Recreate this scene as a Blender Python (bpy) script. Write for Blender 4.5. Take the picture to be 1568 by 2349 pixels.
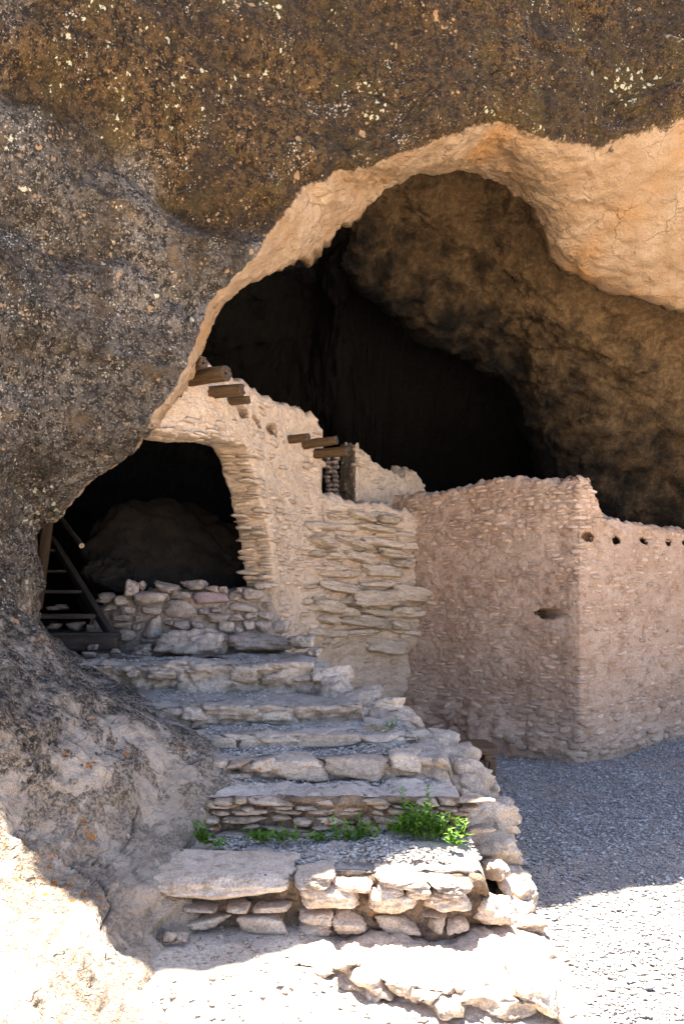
import bpy, math, random
import numpy as np
from mathutils import Matrix, Vector

for o in list(bpy.data.objects):
    bpy.data.objects.remove(o)
SC = bpy.context.scene
COL = SC.collection
random.seed(7)

# ------------------------------------------------------------------ camera, sky, sun, exposure
EYE = 1.75            # eye height above the gravel yard
FPX = 1827.0          # focal length in units of a 1568 x 2349 picture
HOR = 1390.0          # row of the horizon in that picture
cam_d = bpy.data.cameras.new('camera')
cam = bpy.data.objects.new('camera', cam_d)
COL.objects.link(cam)
cam.location = (0, 0, EYE)
cam.rotation_euler = (math.radians(90), 0, 0)
cam_d.sensor_fit = 'VERTICAL'
cam_d.sensor_height = 36.0
cam_d.lens = 36.0 * FPX / 2349.0
cam_d.shift_y = (HOR - 2349 / 2) / 2349.0
cam_d.clip_end = 2000
SC.camera = cam

SUN_ELEV = math.radians(72)
SUN_AZ = math.radians(-14)        # measured from +Y towards +X
world = bpy.data.worlds.new('World')
SC.world = world
world.use_nodes = True
wn = world.node_tree
sky = wn.nodes.new('ShaderNodeTexSky')
sky.sky_type = 'NISHITA'
sky.sun_disc = False
sky.sun_elevation = SUN_ELEV
sky.sun_rotation = SUN_AZ
sky.altitude = 1700
sky.air_density = 0.65
sky.dust_density = 3.5
sky.ozone_density = 0.3
wn.links.new(sky.outputs[0], wn.nodes['Background'].inputs[0])
wn.nodes['Background'].inputs[1].default_value = 0.09

sun_d = bpy.data.lights.new('sun', 'SUN')
sun_d.energy = 5.0
sun_d.angle = math.radians(0.5)
sun_d.color = (1.0, 0.93, 0.82)
sun = bpy.data.objects.new('sun', sun_d)
COL.objects.link(sun)
tosun = Vector((math.sin(SUN_AZ) * math.cos(SUN_ELEV), math.cos(SUN_AZ) * math.cos(SUN_ELEV), math.sin(SUN_ELEV)))
sun.rotation_euler = tosun.to_track_quat('Z', 'Y').to_euler()
sun.location = (0, 0, 30)

SC.view_settings.view_transform = 'Standard'
SC.view_settings.look = 'None'
SC.view_settings.gamma = 1.0
SC.view_settings.use_curve_mapping = False
SC.view_settings.exposure = 3.0
SC.render.engine = 'CYCLES'
SC.cycles.max_bounces = 5
SC.cycles.diffuse_bounces = 4


# ------------------------------------------------------------------ helpers
def P(x, y, Y):
    """a point Y metres in front of the eye, seen at picture position x, y"""
    return np.array([(x - 784.0) / FPX * Y, Y, EYE - (y - HOR) / FPX * Y])


def _hash(ix, iy, iz, seed):
    with np.errstate(over='ignore'):
        h = (ix.astype(np.uint32) * np.uint32(374761393) + iy.astype(np.uint32) * np.uint32(668265263)
             + iz.astype(np.uint32) * np.uint32(2147483647) + np.uint32((seed * 974634777 + 12345) & 0xffffffff))
        h = (h ^ (h >> np.uint32(13))) * np.uint32(1274126177)
        h = (h ^ (h >> np.uint32(16))) * np.uint32(2246822519)
        return h ^ (h >> np.uint32(15))


_G = np.array([[1, 1, 0], [-1, 1, 0], [1, -1, 0], [-1, -1, 0], [1, 0, 1], [-1, 0, 1], [1, 0, -1], [-1, 0, -1],
               [0, 1, 1], [0, -1, 1], [0, 1, -1], [0, -1, -1], [1, 1, 0], [-1, 1, 0], [0, -1, 1], [0, -1, -1]], float)


def perlin(p, seed=0):
    p = np.asarray(p, float)
    i = np.floor(p).astype(np.int64)
    f = p - i
    w = f * f * f * (f * (f * 6 - 15) + 10)
    out = 0
    for dx in (0, 1):
        wx = w[..., 0] if dx else 1 - w[..., 0]
        for dy in (0, 1):
            wy = w[..., 1] if dy else 1 - w[..., 1]
            for dz in (0, 1):
                wz = w[..., 2] if dz else 1 - w[..., 2]
                g = _G[_hash(i[..., 0] + dx, i[..., 1] + dy, i[..., 2] + dz, seed) & np.uint32(15)]
                d = g[..., 0] * (f[..., 0] - dx) + g[..., 1] * (f[..., 1] - dy) + g[..., 2] * (f[..., 2] - dz)
                out = out + wx * wy * wz * d
    return out


def fbm(p, octv=4, seed=0, gain=0.5, ridged=False):
    a, s, out = 1.0, 1.0, 0
    for k in range(octv):
        n = perlin(np.asarray(p) * s, seed + k * 17)
        out = out + a * ((0.35 - np.abs(n)) * 1.6 if ridged else n)
        a *= gain
        s *= 2.03
    return out


def worley(p, seed=0):
    """distance to the nearest and the second nearest feature point, and the id of the nearest"""
    p = np.asarray(p, float)
    i = np.floor(p).astype(np.int64)
    d1 = np.full(p.shape[:-1], 9.0)
    d2 = d1.copy()
    cid = np.zeros(p.shape[:-1])
    for dx in (-1, 0, 1):
        for dy in (-1, 0, 1):
            for dz in (-1, 0, 1):
                c = i + np.array([dx, dy, dz])
                h = _hash(c[..., 0], c[..., 1], c[..., 2], seed)
                q = np.stack([(h & np.uint32(1023)) / 1023.0, ((h >> np.uint32(10)) & np.uint32(1023)) / 1023.0,
                              ((h >> np.uint32(20)) & np.uint32(1023)) / 1023.0], -1)
                d = np.linalg.norm(c + q - p, axis=-1)
                near = d < d1
                d2 = np.where(near, d1, np.minimum(d2, d))
                cid = np.where(near, (h & np.uint32(4095)) / 4095.0, cid)
                d1 = np.where(near, d, d1)
    return d1, d2, cid


def sstep(a, b, x):
    t = np.clip((np.asarray(x, float) - a) / (b - a), 0, 1)
    return t * t * (3 - 2 * t)


def mesh_from(name, V, F, smooth=True):
    """V (n,3), F (m,k) with k = 3 or 4"""
    V = np.asarray(V, np.float32).reshape(-1, 3)
    F = np.asarray(F, np.int32)
    me = bpy.data.meshes.new(name)
    me.vertices.add(len(V))
    me.vertices.foreach_set('co', V.ravel())
    k = F.shape[1]
    me.loops.add(F.size)
    me.loops.foreach_set('vertex_index', F.ravel())
    me.polygons.add(len(F))
    me.polygons.foreach_set('loop_start', np.arange(0, F.size, k, dtype=np.int32))
    me.update(calc_edges=True)
    if smooth:
        me.polygons.foreach_set('use_smooth', np.ones(len(F), bool))
    me.validate()
    return me


def link(name, me, mat=None, parent=None, M=None):
    o = bpy.data.objects.new(name, me)
    if me is not None and mat is not None and len(me.materials) == 0:
        me.materials.append(mat)
    COL.objects.link(o)
    if parent is not None:
        o.parent = parent
    if M is not None:
        o.matrix_local = M
    return o


def tag(o, label=None, category=None, group=None, kind=None):
    if category and not kind and 'kind' not in o:
        kind = 'thing'
    for k, v in (('label', label), ('category', category), ('group', group), ('kind', kind)):
        if v:
            o[k] = v
    return o


def empty(name, loc, label, category, group=None):
    o = bpy.data.objects.new(name, None)
    o.empty_display_size = 0.1
    COL.objects.link(o)
    o.location = [float(v) for v in loc]
    return tag(o, label, category, group)


def attr(me, name, vals):
    a = me.attributes.new(name, 'FLOAT', 'POINT')
    a.data.foreach_set('value', np.asarray(vals, np.float32).ravel())


def grid_faces(n, m, flip=False):
    i, j = np.meshgrid(np.arange(n - 1), np.arange(m - 1), indexing='ij')
    a = (i * m + j).ravel()
    q = np.stack([a, a + 1, a + m + 1, a + m], 1)
    return q[:, ::-1] if flip else q


def grid_normals(G):
    du = np.gradient(G, axis=0)
    dv = np.gradient(G, axis=1)
    n = np.cross(du, dv)
    return n / np.maximum(np.linalg.norm(n, axis=-1, keepdims=True), 1e-9)


def cardinal(C, counts, tension=0.38):
    """C (k, ..., d) control points -> smooth samples, counts[i] samples on span i"""
    C = np.asarray(C, float)
    k = len(C)
    T = np.zeros_like(C)
    T[1:-1] = (C[2:] - C[:-2]) * tension
    T[0] = (C[1] - C[0]) * 2 * tension
    T[-1] = (C[-1] - C[-2]) * 2 * tension
    out = []
    for i in range(k - 1):
        last = i == k - 2
        t = np.linspace(0, 1, counts[i] + (1 if last else 0), endpoint=last)
        t = t.reshape((-1,) + (1,) * (C.ndim - 1))
        out.append((2 * t**3 - 3 * t**2 + 1) * C[i] + (t**3 - 2 * t**2 + t) * T[i]
                   + (-2 * t**3 + 3 * t**2) * C[i + 1] + (t**3 - t**2) * T[i + 1])
    return np.concatenate(out)


_QS = {}


def quad_sphere(n):
    if n in _QS:
        return _QS[n]
    t = np.tan(np.linspace(-1, 1, n + 1) * math.pi / 4)
    a, b = np.meshgrid(t, t, indexing='ij')
    o = np.ones_like(a)
    V, F = [], []
    for s, perm in ((o, 0), (-o, 0), (o, 1), (-o, 1), (o, 2), (-o, 2)):
        pts = [s, a, b] if perm == 0 else ([b, s, a] if perm == 1 else [a, b, s])
        base = sum(len(v) for v in V)
        V.append(np.stack(pts, -1).reshape(-1, 3))
        F.append(grid_faces(n + 1, n + 1, flip=bool(s[0, 0] > 0)) + base)
    V = np.concatenate(V)
    F = np.concatenate(F)[:, ::-1]
    key = np.round(V * 1e5).astype(np.int64)
    _, idx, inv = np.unique(key, axis=0, return_index=True, return_inverse=True)
    V = V[idx]
    F = inv.reshape(-1)[F]
    V /= np.linalg.norm(V, axis=1, keepdims=True)
    _QS[n] = (V, F)
    return _QS[n]


def stone_verts(seed, n=5, noise=0.10, sharp=14, jit=0.24, extra=9, freq=2.0):
    """a block of rough stone inside the cube -1..1"""
    rng = np.random.default_rng(seed)
    D, F = quad_sphere(n)
    N = np.array([[1, 0, 0], [-1, 0, 0], [0, 1, 0], [0, -1, 0], [0, 0, 1], [0, 0, -1]], float)
    N = N + rng.normal(0, jit, N.shape)
    E = rng.normal(0, 1, (extra, 3))
    N = np.concatenate([N, E])
    N /= np.linalg.norm(N, axis=1, keepdims=True)
    h = np.concatenate([rng.uniform(0.85, 1.05, 6), rng.uniform(0.93, 1.28, extra)])
    q = np.maximum(D @ N.T / h, 0)
    r = 1 / (np.sum(q**sharp, 1))**(1 / sharp)
    V = D * r[:, None]
    V = V * (1 + noise * fbm(V * freq + seed * 3.7 % 91, 4, seed % 97, 0.55))[:, None]
    if n > 7:
        V = V * (1 + .035 * fbm(V * 6.5 + seed * 1.3 % 57, 3, seed % 89, .6))[:, None]
    lo, hi = V.min(0), V.max(0)
    return (V - (lo + hi) / 2) / ((hi - lo) / 2), F


_LIB = {}


def stone_lib(kind, mat, count=12, n=4, **kw):
    key = (kind, mat.name)
    if key not in _LIB:
        L = []
        for k in range(count):
            V, F = stone_verts(hash_int(kind) + k * 31, n, **kw)
            me = mesh_from(kind, V, F)
            me.materials.append(mat)
            L.append((me, V, F))
        _LIB[key] = L
    return _LIB[key]


def hash_int(s):
    return sum((i + 1) * ord(c) for i, c in enumerate(s)) % 9973


def frame(c, t, nrm, up, sx, sy, sz):
    M = Matrix.Identity(4)
    for k, (v, s) in enumerate(((t, sx), (nrm, sy), (up, sz))):
        for r in range(3):
            M[r][k] = float(v[r]) * float(s)
    for r in range(3):
        M[r][3] = float(c[r])
    return M


def rotm(rx, ry, rz):
    return np.array((Matrix.Rotation(rz, 3, 'Z') @ Matrix.Rotation(ry, 3, 'Y') @ Matrix.Rotation(rx, 3, 'X')))


def inv_parent(parent, M):
    return (parent.matrix_basis.inverted() @ M) if parent is not None else M


# ------------------------------------------------------------------ materials
def new_mat(name):
    m = bpy.data.materials.new(name)
    m.use_nodes = True
    nt = m.node_tree
    b = nt.nodes['Principled BSDF']
    b.inputs['Roughness'].default_value = 0.92
    b.inputs['Specular IOR Level'].default_value = 0.2
    return m, nt, b


def nd(nt, typ, props=None, ins=None):
    n = nt.nodes.new(typ)
    for k, v in (props or {}).items():
        setattr(n, k, v)
    for k, v in (ins or {}).items():
        s = n.inputs[k]
        if isinstance(v, bpy.types.NodeSocket):
            nt.links.new(v, s)
        else:
            s.default_value = v
    return n


def c4(c):
    return tuple(c) + ((1.0,) if len(c) == 3 else ())


def mixc(nt, f, a, b, mode='MIX'):
    n = nd(nt, 'ShaderNodeMix', {'data_type': 'RGBA', 'blend_type': mode},
           {0: f, 6: a if isinstance(a, bpy.types.NodeSocket) else c4(a), 7: b if isinstance(b, bpy.types.NodeSocket) else c4(b)})
    return n.outputs[2]


def mth(nt, op, a, b=0.5, clamp=False):
    return nd(nt, 'ShaderNodeMath', {'operation': op, 'use_clamp': clamp}, {0: a, 1: b}).outputs[0]


def mr(nt, v, a, b, c=0.0, d=1.0):
    return nd(nt, 'ShaderNodeMapRange', {'interpolation_type': 'SMOOTHSTEP'}, {0: v, 1: a, 2: b, 3: c, 4: d}).outputs[0]


def noise(nt, vec, scale, detail=4.0, rough=0.55, dist=0.0):
    return nd(nt, 'ShaderNodeTexNoise', None, {'Vector': vec, 'Scale': scale, 'Detail': detail, 'Roughness': rough, 'Distortion': dist}).outputs[0]


def posn(nt, stretch=(1, 1, 1)):
    g = nd(nt, 'ShaderNodeNewGeometry')
    return nd(nt, 'ShaderNodeVectorMath', {'operation': 'MULTIPLY'}, {0: g.outputs['Position'], 1: stretch}).outputs[0], g


def spots(nt, vec, scale, radius, cl_scale, cl_thr, soft=0.04, warp=0.25):
    """round patches of the given radius (in cells), gathered in clusters"""
    w = nd(nt, 'ShaderNodeTexNoise', None, {'Vector': vec, 'Scale': scale * 2.2, 'Detail': 3.0})
    v2 = nd(nt, 'ShaderNodeVectorMath', {'operation': 'MULTIPLY_ADD'},
            {0: w.outputs['Color'], 1: (warp / scale * 2,) * 3, 2: vec}).outputs[0]
    vo = nd(nt, 'ShaderNodeTexVoronoi', None, {'Vector': v2, 'Scale': scale})
    clus = noise(nt, vec, cl_scale, 4, 0.6)
    rad = mr(nt, clus, cl_thr, cl_thr + 0.18, 0.0, radius)
    rnd = nd(nt, 'ShaderNodeSeparateColor', None, {0: vo.outputs['Color']}).outputs[0]
    rad = mth(nt, 'MULTIPLY', rad, mth(nt, 'ADD', mth(nt, 'MULTIPLY', rnd, 0.9), 0.25))
    d = mth(nt, 'SUBTRACT', rad, vo.outputs['Distance'])
    return mr(nt, d, 0.0, soft)


def rocky(name, a, b, c, scale=3.0, fine=70.0, bump=0.5, stretch=(1, 1, 1), lichen=(), rand=0.35, contrast=0.3, bdist=0.012, pits=0.3):
    m, nt, bs = new_mat(name)
    v, g = posn(nt, stretch)
    n1 = noise(nt, v, scale, 6, 0.6)
    n2 = noise(nt, v, scale * 3.7, 5, 0.6)
    n3 = noise(nt, v, fine, 4, 0.65)
    col = mixc(nt, mr(nt, n1, 0.36, 0.64), a, b)
    col = mixc(nt, mr(nt, n2, 0.48, 0.70), col, c)
    oi = nd(nt, 'ShaderNodeObjectInfo')
    rn = mth(nt, 'FRACT', mth(nt, 'ADD', oi.outputs['Random'], g.outputs['Random Per Island']))
    val = mth(nt, 'ADD', mth(nt, 'MULTIPLY', mth(nt, 'SUBTRACT', rn, 0.5), rand), 1.0)
    val = mth(nt, 'MULTIPLY', val, mr(nt, n3, 0.3, 0.7, 1 - contrast, 1 + contrast))
    hs = nd(nt, 'ShaderNodeHueSaturation', None, {'Value': val, 'Color': col})
    col = hs.outputs[0]
    for (lc, ls, lr, cs, ct) in lichen:
        col = mixc(nt, spots(nt, v, ls, lr, cs, ct), col, lc)
    nt.links.new(col, bs.inputs['Base Color'])
    vo = nd(nt, 'ShaderNodeTexVoronoi', None, {'Vector': v, 'Scale': fine * 0.4})
    h = mth(nt, 'ADD', mth(nt, 'MULTIPLY', n2, 1.2), mth(nt, 'MULTIPLY', n3, 0.55))
    h = mth(nt, 'ADD', h, mth(nt, 'MULTIPLY', vo.outputs['Distance'], pits))
    bp = nd(nt, 'ShaderNodeBump', None, {'Strength': bump, 'Distance': bdist, 'Height': h})
    nt.links.new(bp.outputs[0], bs.inputs['Normal'])
    return m


ORANGE = (0.36, 0.13, 0.03)
WHITE = (0.55, 0.52, 0.42)
M_STAIR = rocky('stair_stone', (0.44, 0.345, 0.26), (0.54, 0.44, 0.345), (0.33, 0.25, 0.18), 4, 90, 0.75,
                lichen=((ORANGE, 26, 0.34, 3.0, 0.56), ((0.06, 0.05, 0.045), 34, 0.34, 4.0, 0.55)))
M_STAIR_UP = rocky('upper_stair_stone', (0.41, 0.32, 0.24), (0.49, 0.395, 0.305), (0.30, 0.225, 0.165), 4, 90, 0.75)
M_LICHEN = rocky('lichened_riser_stone', (0.36, 0.27, 0.19), (0.47, 0.37, 0.28), (0.20, 0.14, 0.09), 5, 90, 0.8,
                 lichen=((ORANGE, 22, 0.42, 5.0, 0.50), ((0.06, 0.048, 0.04), 30, 0.36, 6.0, 0.52), (WHITE, 24, 0.36, 4.0, 0.58)))
M_MORTAR = rocky('dark_mortar', (0.14, 0.092, 0.055), (0.22, 0.155, 0.105), (0.07, 0.048, 0.033), 5, 80, 0.8,
                 lichen=((ORANGE, 22, 0.42, 4.0, 0.53),))
M_DUST = rocky('tread_dust', (0.40, 0.33, 0.27), (0.46, 0.38, 0.31), (0.32, 0.26, 0.21), 3, 110, 0.8, contrast=.25)
M_TAN = rocky('tan_masonry_stone', (0.48, 0.36, 0.255), (0.56, 0.435, 0.315), (0.36, 0.26, 0.175), 5, 80, 0.7, (1, 1, 2.2))
M_TANP = rocky('tan_plaster', (0.50, 0.37, 0.26), (0.57, 0.43, 0.31), (0.41, 0.29, 0.20), 3, 60, 0.9, (1, 1, 1.8), contrast=.25)
M_PINK = rocky('pinkish_masonry_stone', (0.44, 0.305, 0.215), (0.51, 0.37, 0.27), (0.33, 0.215, 0.145), 5, 80, 0.7, (1, 1, 2.0), rand=.5)
M_PINKP = rocky('pinkish_plaster', (0.40, 0.262, 0.175), (0.48, 0.335, 0.235), (0.31, 0.185, 0.115), 1.4, 60, 0.9, (1, 1, 1.8), contrast=.3)
M_SHADEP = rocky('shaded_plaster', (0.12, 0.08, 0.055), (0.16, 0.11, 0.075), (0.08, 0.055, 0.04), 2.2, 60, 0.9)  # darkness of the deep cave put into the plaster colour
M_LOW = rocky('rubble_stone', (0.34, 0.265, 0.21), (0.42, 0.335, 0.27), (0.23, 0.175, 0.14), 5, 80, 0.7)
M_PURPLE = rocky('purple_stone', (0.30, 0.21, 0.20), (0.36, 0.255, 0.235), (0.25, 0.175, 0.17), 6, 80, 0.5)
M_DARKROCK = rocky('grey_boulder_rock', (0.21, 0.16, 0.125), (0.28, 0.215, 0.17), (0.14, 0.105, 0.085), 3, 60, 0.8)
M_BOULDER = rocky('dim_boulder_rock', (0.022, 0.018, 0.015), (0.035, 0.028, 0.023), (0.017, 0.014, 0.012), 3, 60, 0.8)  # the room's darkness is put into this rock colour
M_GROUND = rocky('pale_ground', (0.46, 0.39, 0.31), (0.53, 0.45, 0.36), (0.40, 0.32, 0.25), 1.2, 60, 0.7)
M_GRAVELBED = rocky('gravel_bed', (0.29, 0.255, 0.225), (0.37, 0.32, 0.275), (0.22, 0.195, 0.175), 1.6, 90, 1.0, contrast=0.7)
M_GRAVEL = rocky('gravel_chips', (0.31, 0.285, 0.265), (0.44, 0.40, 0.355), (0.20, 0.187, 0.18), 20, 200, 0.2, rand=0.9, contrast=.15)
M_TGRIT = rocky('tread_grit', (0.37, 0.335, 0.30), (0.46, 0.41, 0.36), (0.26, 0.235, 0.215), 20, 200, 0.2, rand=0.8, contrast=.15)
M_BEDDING = rocky('layered_bedrock', (0.47, 0.36, 0.255), (0.55, 0.435, 0.32), (0.33, 0.24, 0.165), 4, 70, 0.9, (1, 1, 3.5))


def cliff_material():
    m, nt, bs = new_mat('cliff_rock')
    v, g = posn(nt)
    pat = nd(nt, 'ShaderNodeAttribute', {'attribute_name': 'patina'}).outputs['Fac']
    soot_shade = nd(nt, 'ShaderNodeAttribute', {'attribute_name': 'soot_shade'}).outputs['Fac']
    gray = nd(nt, 'ShaderNodeAttribute', {'attribute_name': 'gray'}).outputs['Fac']
    n0 = noise(nt, v, 0.8, 3, 0.55)
    n1 = noise(nt, v, 2.6, 5, 0.62)
    n2 = noise(nt, v, 15.0, 5, 0.7)
    n3 = noise(nt, v, 52.0, 4, 0.65)
    n4 = noise(nt, v, 95.0, 3, 0.6)
    # clean rock
    tan = mixc(nt, mr(nt, n1, 0.35, 0.65), (0.36, 0.228, 0.125), (0.46, 0.32, 0.20))
    tan = mixc(nt, mr(nt, n0, 0.52, 0.68), tan, (0.42, 0.225, 0.09))
    tan = mixc(nt, mr(nt, n2, 0.55, 0.75), tan, (0.36, 0.24, 0.145))
    tan = mixc(nt, mr(nt, n3, 0.55, 0.68, 0.0, 0.7), tan, (0.29, 0.19, 0.11))
    tan = mixc(nt, mr(nt, n4, 0.36, 0.46, 0.5, 0.0), tan, (0.25, 0.165, 0.10))
    wv = nd(nt, 'ShaderNodeTexNoise', None, {'Vector': v, 'Scale': 3.0, 'Detail': 4.0})
    cv = nd(nt, 'ShaderNodeVectorMath', {'operation': 'MULTIPLY_ADD'}, {0: wv.outputs['Color'], 1: (0.5, 0.5, 0.5), 2: v}).outputs[0]
    ce = nd(nt, 'ShaderNodeTexVoronoi', {'feature': 'DISTANCE_TO_EDGE'}, {'Vector': cv, 'Scale': 2.3}).outputs['Distance']
    crk = mth(nt, 'MULTIPLY', mr(nt, ce, 0.004, 0.022, 1.0, 0.0), mr(nt, n1, 0.46, 0.58))
    tan = mixc(nt, mth(nt, 'MULTIPLY', crk, 0.3), tan, (0.16, 0.10, 0.06))
    tan = mixc(nt, mth(nt, 'MULTIPLY', spots(nt, v, 13, 0.30, 2.0, 0.52), 0.6), tan, (0.26, 0.165, 0.09))
    # weathered skin: brown and mossy high up, grey lower down
    brown = mixc(nt, mr(nt, n2, 0.42, 0.60), (0.016, 0.010, 0.006), (0.115, 0.064, 0.022))
    brown = mixc(nt, mr(nt, n1, 0.50, 0.68), brown, (0.085, 0.055, 0.012))
    brown = mixc(nt, mr(nt, n3, 0.54, 0.64), brown, (0.22, 0.135, 0.066))
    grey = mixc(nt, mr(nt, n2, 0.42, 0.60), (0.032, 0.026, 0.021), (0.18, 0.146, 0.115))
    grey = mixc(nt, mr(nt, n3, 0.54, 0.61), grey, (0.34, 0.295, 0.245))
    grey = mixc(nt, mr(nt, n1, 0.56, 0.70), grey, (0.20, 0.135, 0.08))
    gm = mr(nt, mth(nt, 'ADD', gray, mth(nt, 'MULTIPLY', mth(nt, 'SUBTRACT', n0, 0.5), 2.6)), 0.30, 0.75)
    skin = mixc(nt, gm, brown, grey)
    skin = mixc(nt, mr(nt, n0, 0.40, 0.60, 0.45, 0.0), skin, (0.03, 0.022, 0.015))
    skin = mixc(nt, mr(nt, n4, 0.32, 0.47, 0.75, 0.0), skin, (0.02, 0.015, 0.011))
    sv_ = nd(nt, 'ShaderNodeVectorMath', {'operation': 'MULTIPLY'}, {0: v, 1: (3.2, 3.2, 0.4)}).outputs[0]
    skin = mixc(nt, mr(nt, noise(nt, sv_, 1.0, 4, 0.6), 0.50, 0.66, 0.0, 0.55), skin, (0.028, 0.021, 0.015))
    skin = mixc(nt, mth(nt, 'MULTIPLY', spots(nt, v, 26, 0.40, 7.0, 0.46), 0.8), skin, (0.36, 0.235, 0.13))
    skin = mixc(nt, mth(nt, 'MULTIPLY', spots(nt, v, 9, 0.34, 2.5, 0.50), 0.85), skin, (0.40, 0.245, 0.125))
    skin = mixc(nt, spots(nt, v, 17, 0.50, 1.3, 0.49, 0.08, 0.5), skin, (0.52, 0.475, 0.32))
    skin = mixc(nt, mth(nt, 'MULTIPLY', spots(nt, v, 45, 0.47, 2.2, 0.49, 0.12, 0.5), 0.85), skin, (0.46, 0.42, 0.35))
    skin = mixc(nt, mth(nt, 'MULTIPLY', spots(nt, v, 12, 0.3, 1.4, 0.66), 0.9), skin, (0.34, 0.17, 0.01))
    low = nd(nt, 'ShaderNodeAttribute', {'attribute_name': 'worn'}).outputs['Fac']
    # lower down the skin is mottled and worn through to pale rock in patches
    mott = mixc(nt, mr(nt, n3, 0.43, 0.56), mixc(nt, mr(nt, low, 0.35, 0.7), (0.055, 0.043, 0.033), (0.20, 0.16, 0.12)), (0.31, 0.245, 0.185))
    mott = mixc(nt, mr(nt, n2, 0.50, 0.66, 0.0, 0.75), mott, (0.38, 0.30, 0.225))
    mott = mixc(nt, mth(nt, 'MULTIPLY', mr(nt, n2, 0.34, 0.46, 0.7, 0.0), mr(nt, low, 0.4, 0.7, 1.0, 0.3)), mott, (0.05, 0.040, 0.032))
    mott = mixc(nt, mth(nt, 'MULTIPLY', spots(nt, v, 24, 0.50, 2.6, 0.50), 0.85), mott, (0.36, 0.14, 0.03))
    mott = mixc(nt, mth(nt, 'MULTIPLY', spots(nt, v, 40, 0.45, 3.5, 0.50), 0.8), mott, (0.50, 0.46, 0.42))
    bare = mixc(nt, mr(nt, n1, 0.35, 0.65), (0.36, 0.285, 0.215), (0.46, 0.375, 0.295))
    bare = mixc(nt, mr(nt, n4, 0.34, 0.46, 0.45, 0.0), bare, (0.20, 0.155, 0.115))
    nb = noise(nt, v, 3.6, 5, 0.62, 0.8)
    bare = mixc(nt, mr(nt, nb, 0.50, 0.545), mott, bare)
    bare = mixc(nt, spots(nt, v, 6, 0.30, 1.7, 0.66), bare, (0.45, 0.25, 0.01))
    wm = mth(nt, 'ADD', low, mth(nt, 'MULTIPLY', mth(nt, 'SUBTRACT', n1, 0.5), 0.9))
    wm = mth(nt, 'ADD', wm, mth(nt, 'MULTIPLY', mth(nt, 'SUBTRACT', n2, 0.5), 0.5))
    skin = mixc(nt, mr(nt, wm, 0.18, 0.52), skin, bare)
    pm = mth(nt, 'ADD', pat, mth(nt, 'MULTIPLY', mth(nt, 'SUBTRACT', n2, 0.5), 0.8))
    pm = mth(nt, 'ADD', pm, mth(nt, 'MULTIPLY', mth(nt, 'SUBTRACT', n1, 0.5), 0.5))
    col = mixc(nt, mr(nt, pm, 0.42, 0.60), tan, skin)
    # old fire smoke plus cave shade painted in: brown first, black deeper in
    sm = mth(nt, 'ADD', soot_shade, mth(nt, 'MULTIPLY', mth(nt, 'SUBTRACT', n1, 0.5), 0.9))
    smoke_dim = mixc(nt, mr(nt, n2, 0.42, 0.62), (0.12, 0.074, 0.035), (0.20, 0.124, 0.058))
    smoke_dim = mixc(nt, mr(nt, n1, 0.54, 0.74, 0.0, 0.6), smoke_dim, (0.05, 0.034, 0.022))
    soot_dark = mixc(nt, mr(nt, n2, 0.45, 0.65), (0.003, 0.0024, 0.002), (0.008, 0.006, 0.0045))
    col = mixc(nt, mr(nt, sm, 0.22, 0.46), col, smoke_dim)
    col = mixc(nt, mr(nt, sm, 0.52, 1.25), col, soot_dark)
    nt.links.new(col, bs.inputs['Base Color'])
    vo = nd(nt, 'ShaderNodeTexVoronoi', None, {'Vector': v, 'Scale': 24.0})
    h = mth(nt, 'ADD', mth(nt, 'MULTIPLY', n2, 2.0), mth(nt, 'MULTIPLY', n3, 0.9))
    h = mth(nt, 'ADD', h, mth(nt, 'MULTIPLY', n4, 0.35))
    h = mth(nt, 'ADD', h, mth(nt, 'MULTIPLY', vo.outputs['Distance'], 0.4))
    h = mth(nt, 'SUBTRACT', h, mth(nt, 'MULTIPLY', crk, 0.8))
    bp = nd(nt, 'ShaderNodeBump', None, {'Strength': 1.0, 'Distance': 0.024, 'Height': h})
    nt.links.new(bp.outputs[0], bs.inputs['Normal'])
    return m


M_CLIFF = cliff_material()


def wood(name, a, b, dark, scale=30):
    m, nt, bs = new_mat(name)
    tc = nd(nt, 'ShaderNodeTexCoord')
    v = nd(nt, 'ShaderNodeVectorMath', {'operation': 'MULTIPLY'}, {0: tc.outputs['Object'], 1: (1.2, 14, 14)}).outputs[0]
    n1 = noise(nt, v, scale * 0.1, 5, 0.6, 0.6)
    n2 = noise(nt, v, scale * 0.5, 5, 0.7)
    col = mixc(nt, mr(nt, n1, 0.35, 0.65), a, b)
    col = mixc(nt, mr(nt, n2, 0.52, 0.66), col, dark)
    nt.links.new(col, bs.inputs['Base Color'])
    bs.inputs['Roughness'].default_value = 0.75
    bp = nd(nt, 'ShaderNodeBump', None, {'Strength': 0.7, 'Distance': 0.008, 'Height': n2})
    nt.links.new(bp.outputs[0], bs.inputs['Normal'])
    return m


M_LOG = wood('weathered_log', (0.065, 0.035, 0.014), (0.125, 0.075, 0.034), (0.018, 0.011, 0.007))
M_LOGEND = wood('charred_log_end', (0.05, 0.035, 0.025), (0.10, 0.07, 0.045), (0.02, 0.015, 0.012))
M_PLANK = wood('dark_stair_plank', (0.034, 0.026, 0.021), (0.06, 0.045, 0.035), (0.014, 0.011, 0.009))
M_POST = wood('brown_post', (0.035, 0.018, 0.008), (0.055, 0.03, 0.013), (0.014, 0.009, 0.006))
M_CUT = wood('pale_cut_end', (0.42, 0.31, 0.2), (0.5, 0.38, 0.25), (0.3, 0.2, 0.12))


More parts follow.
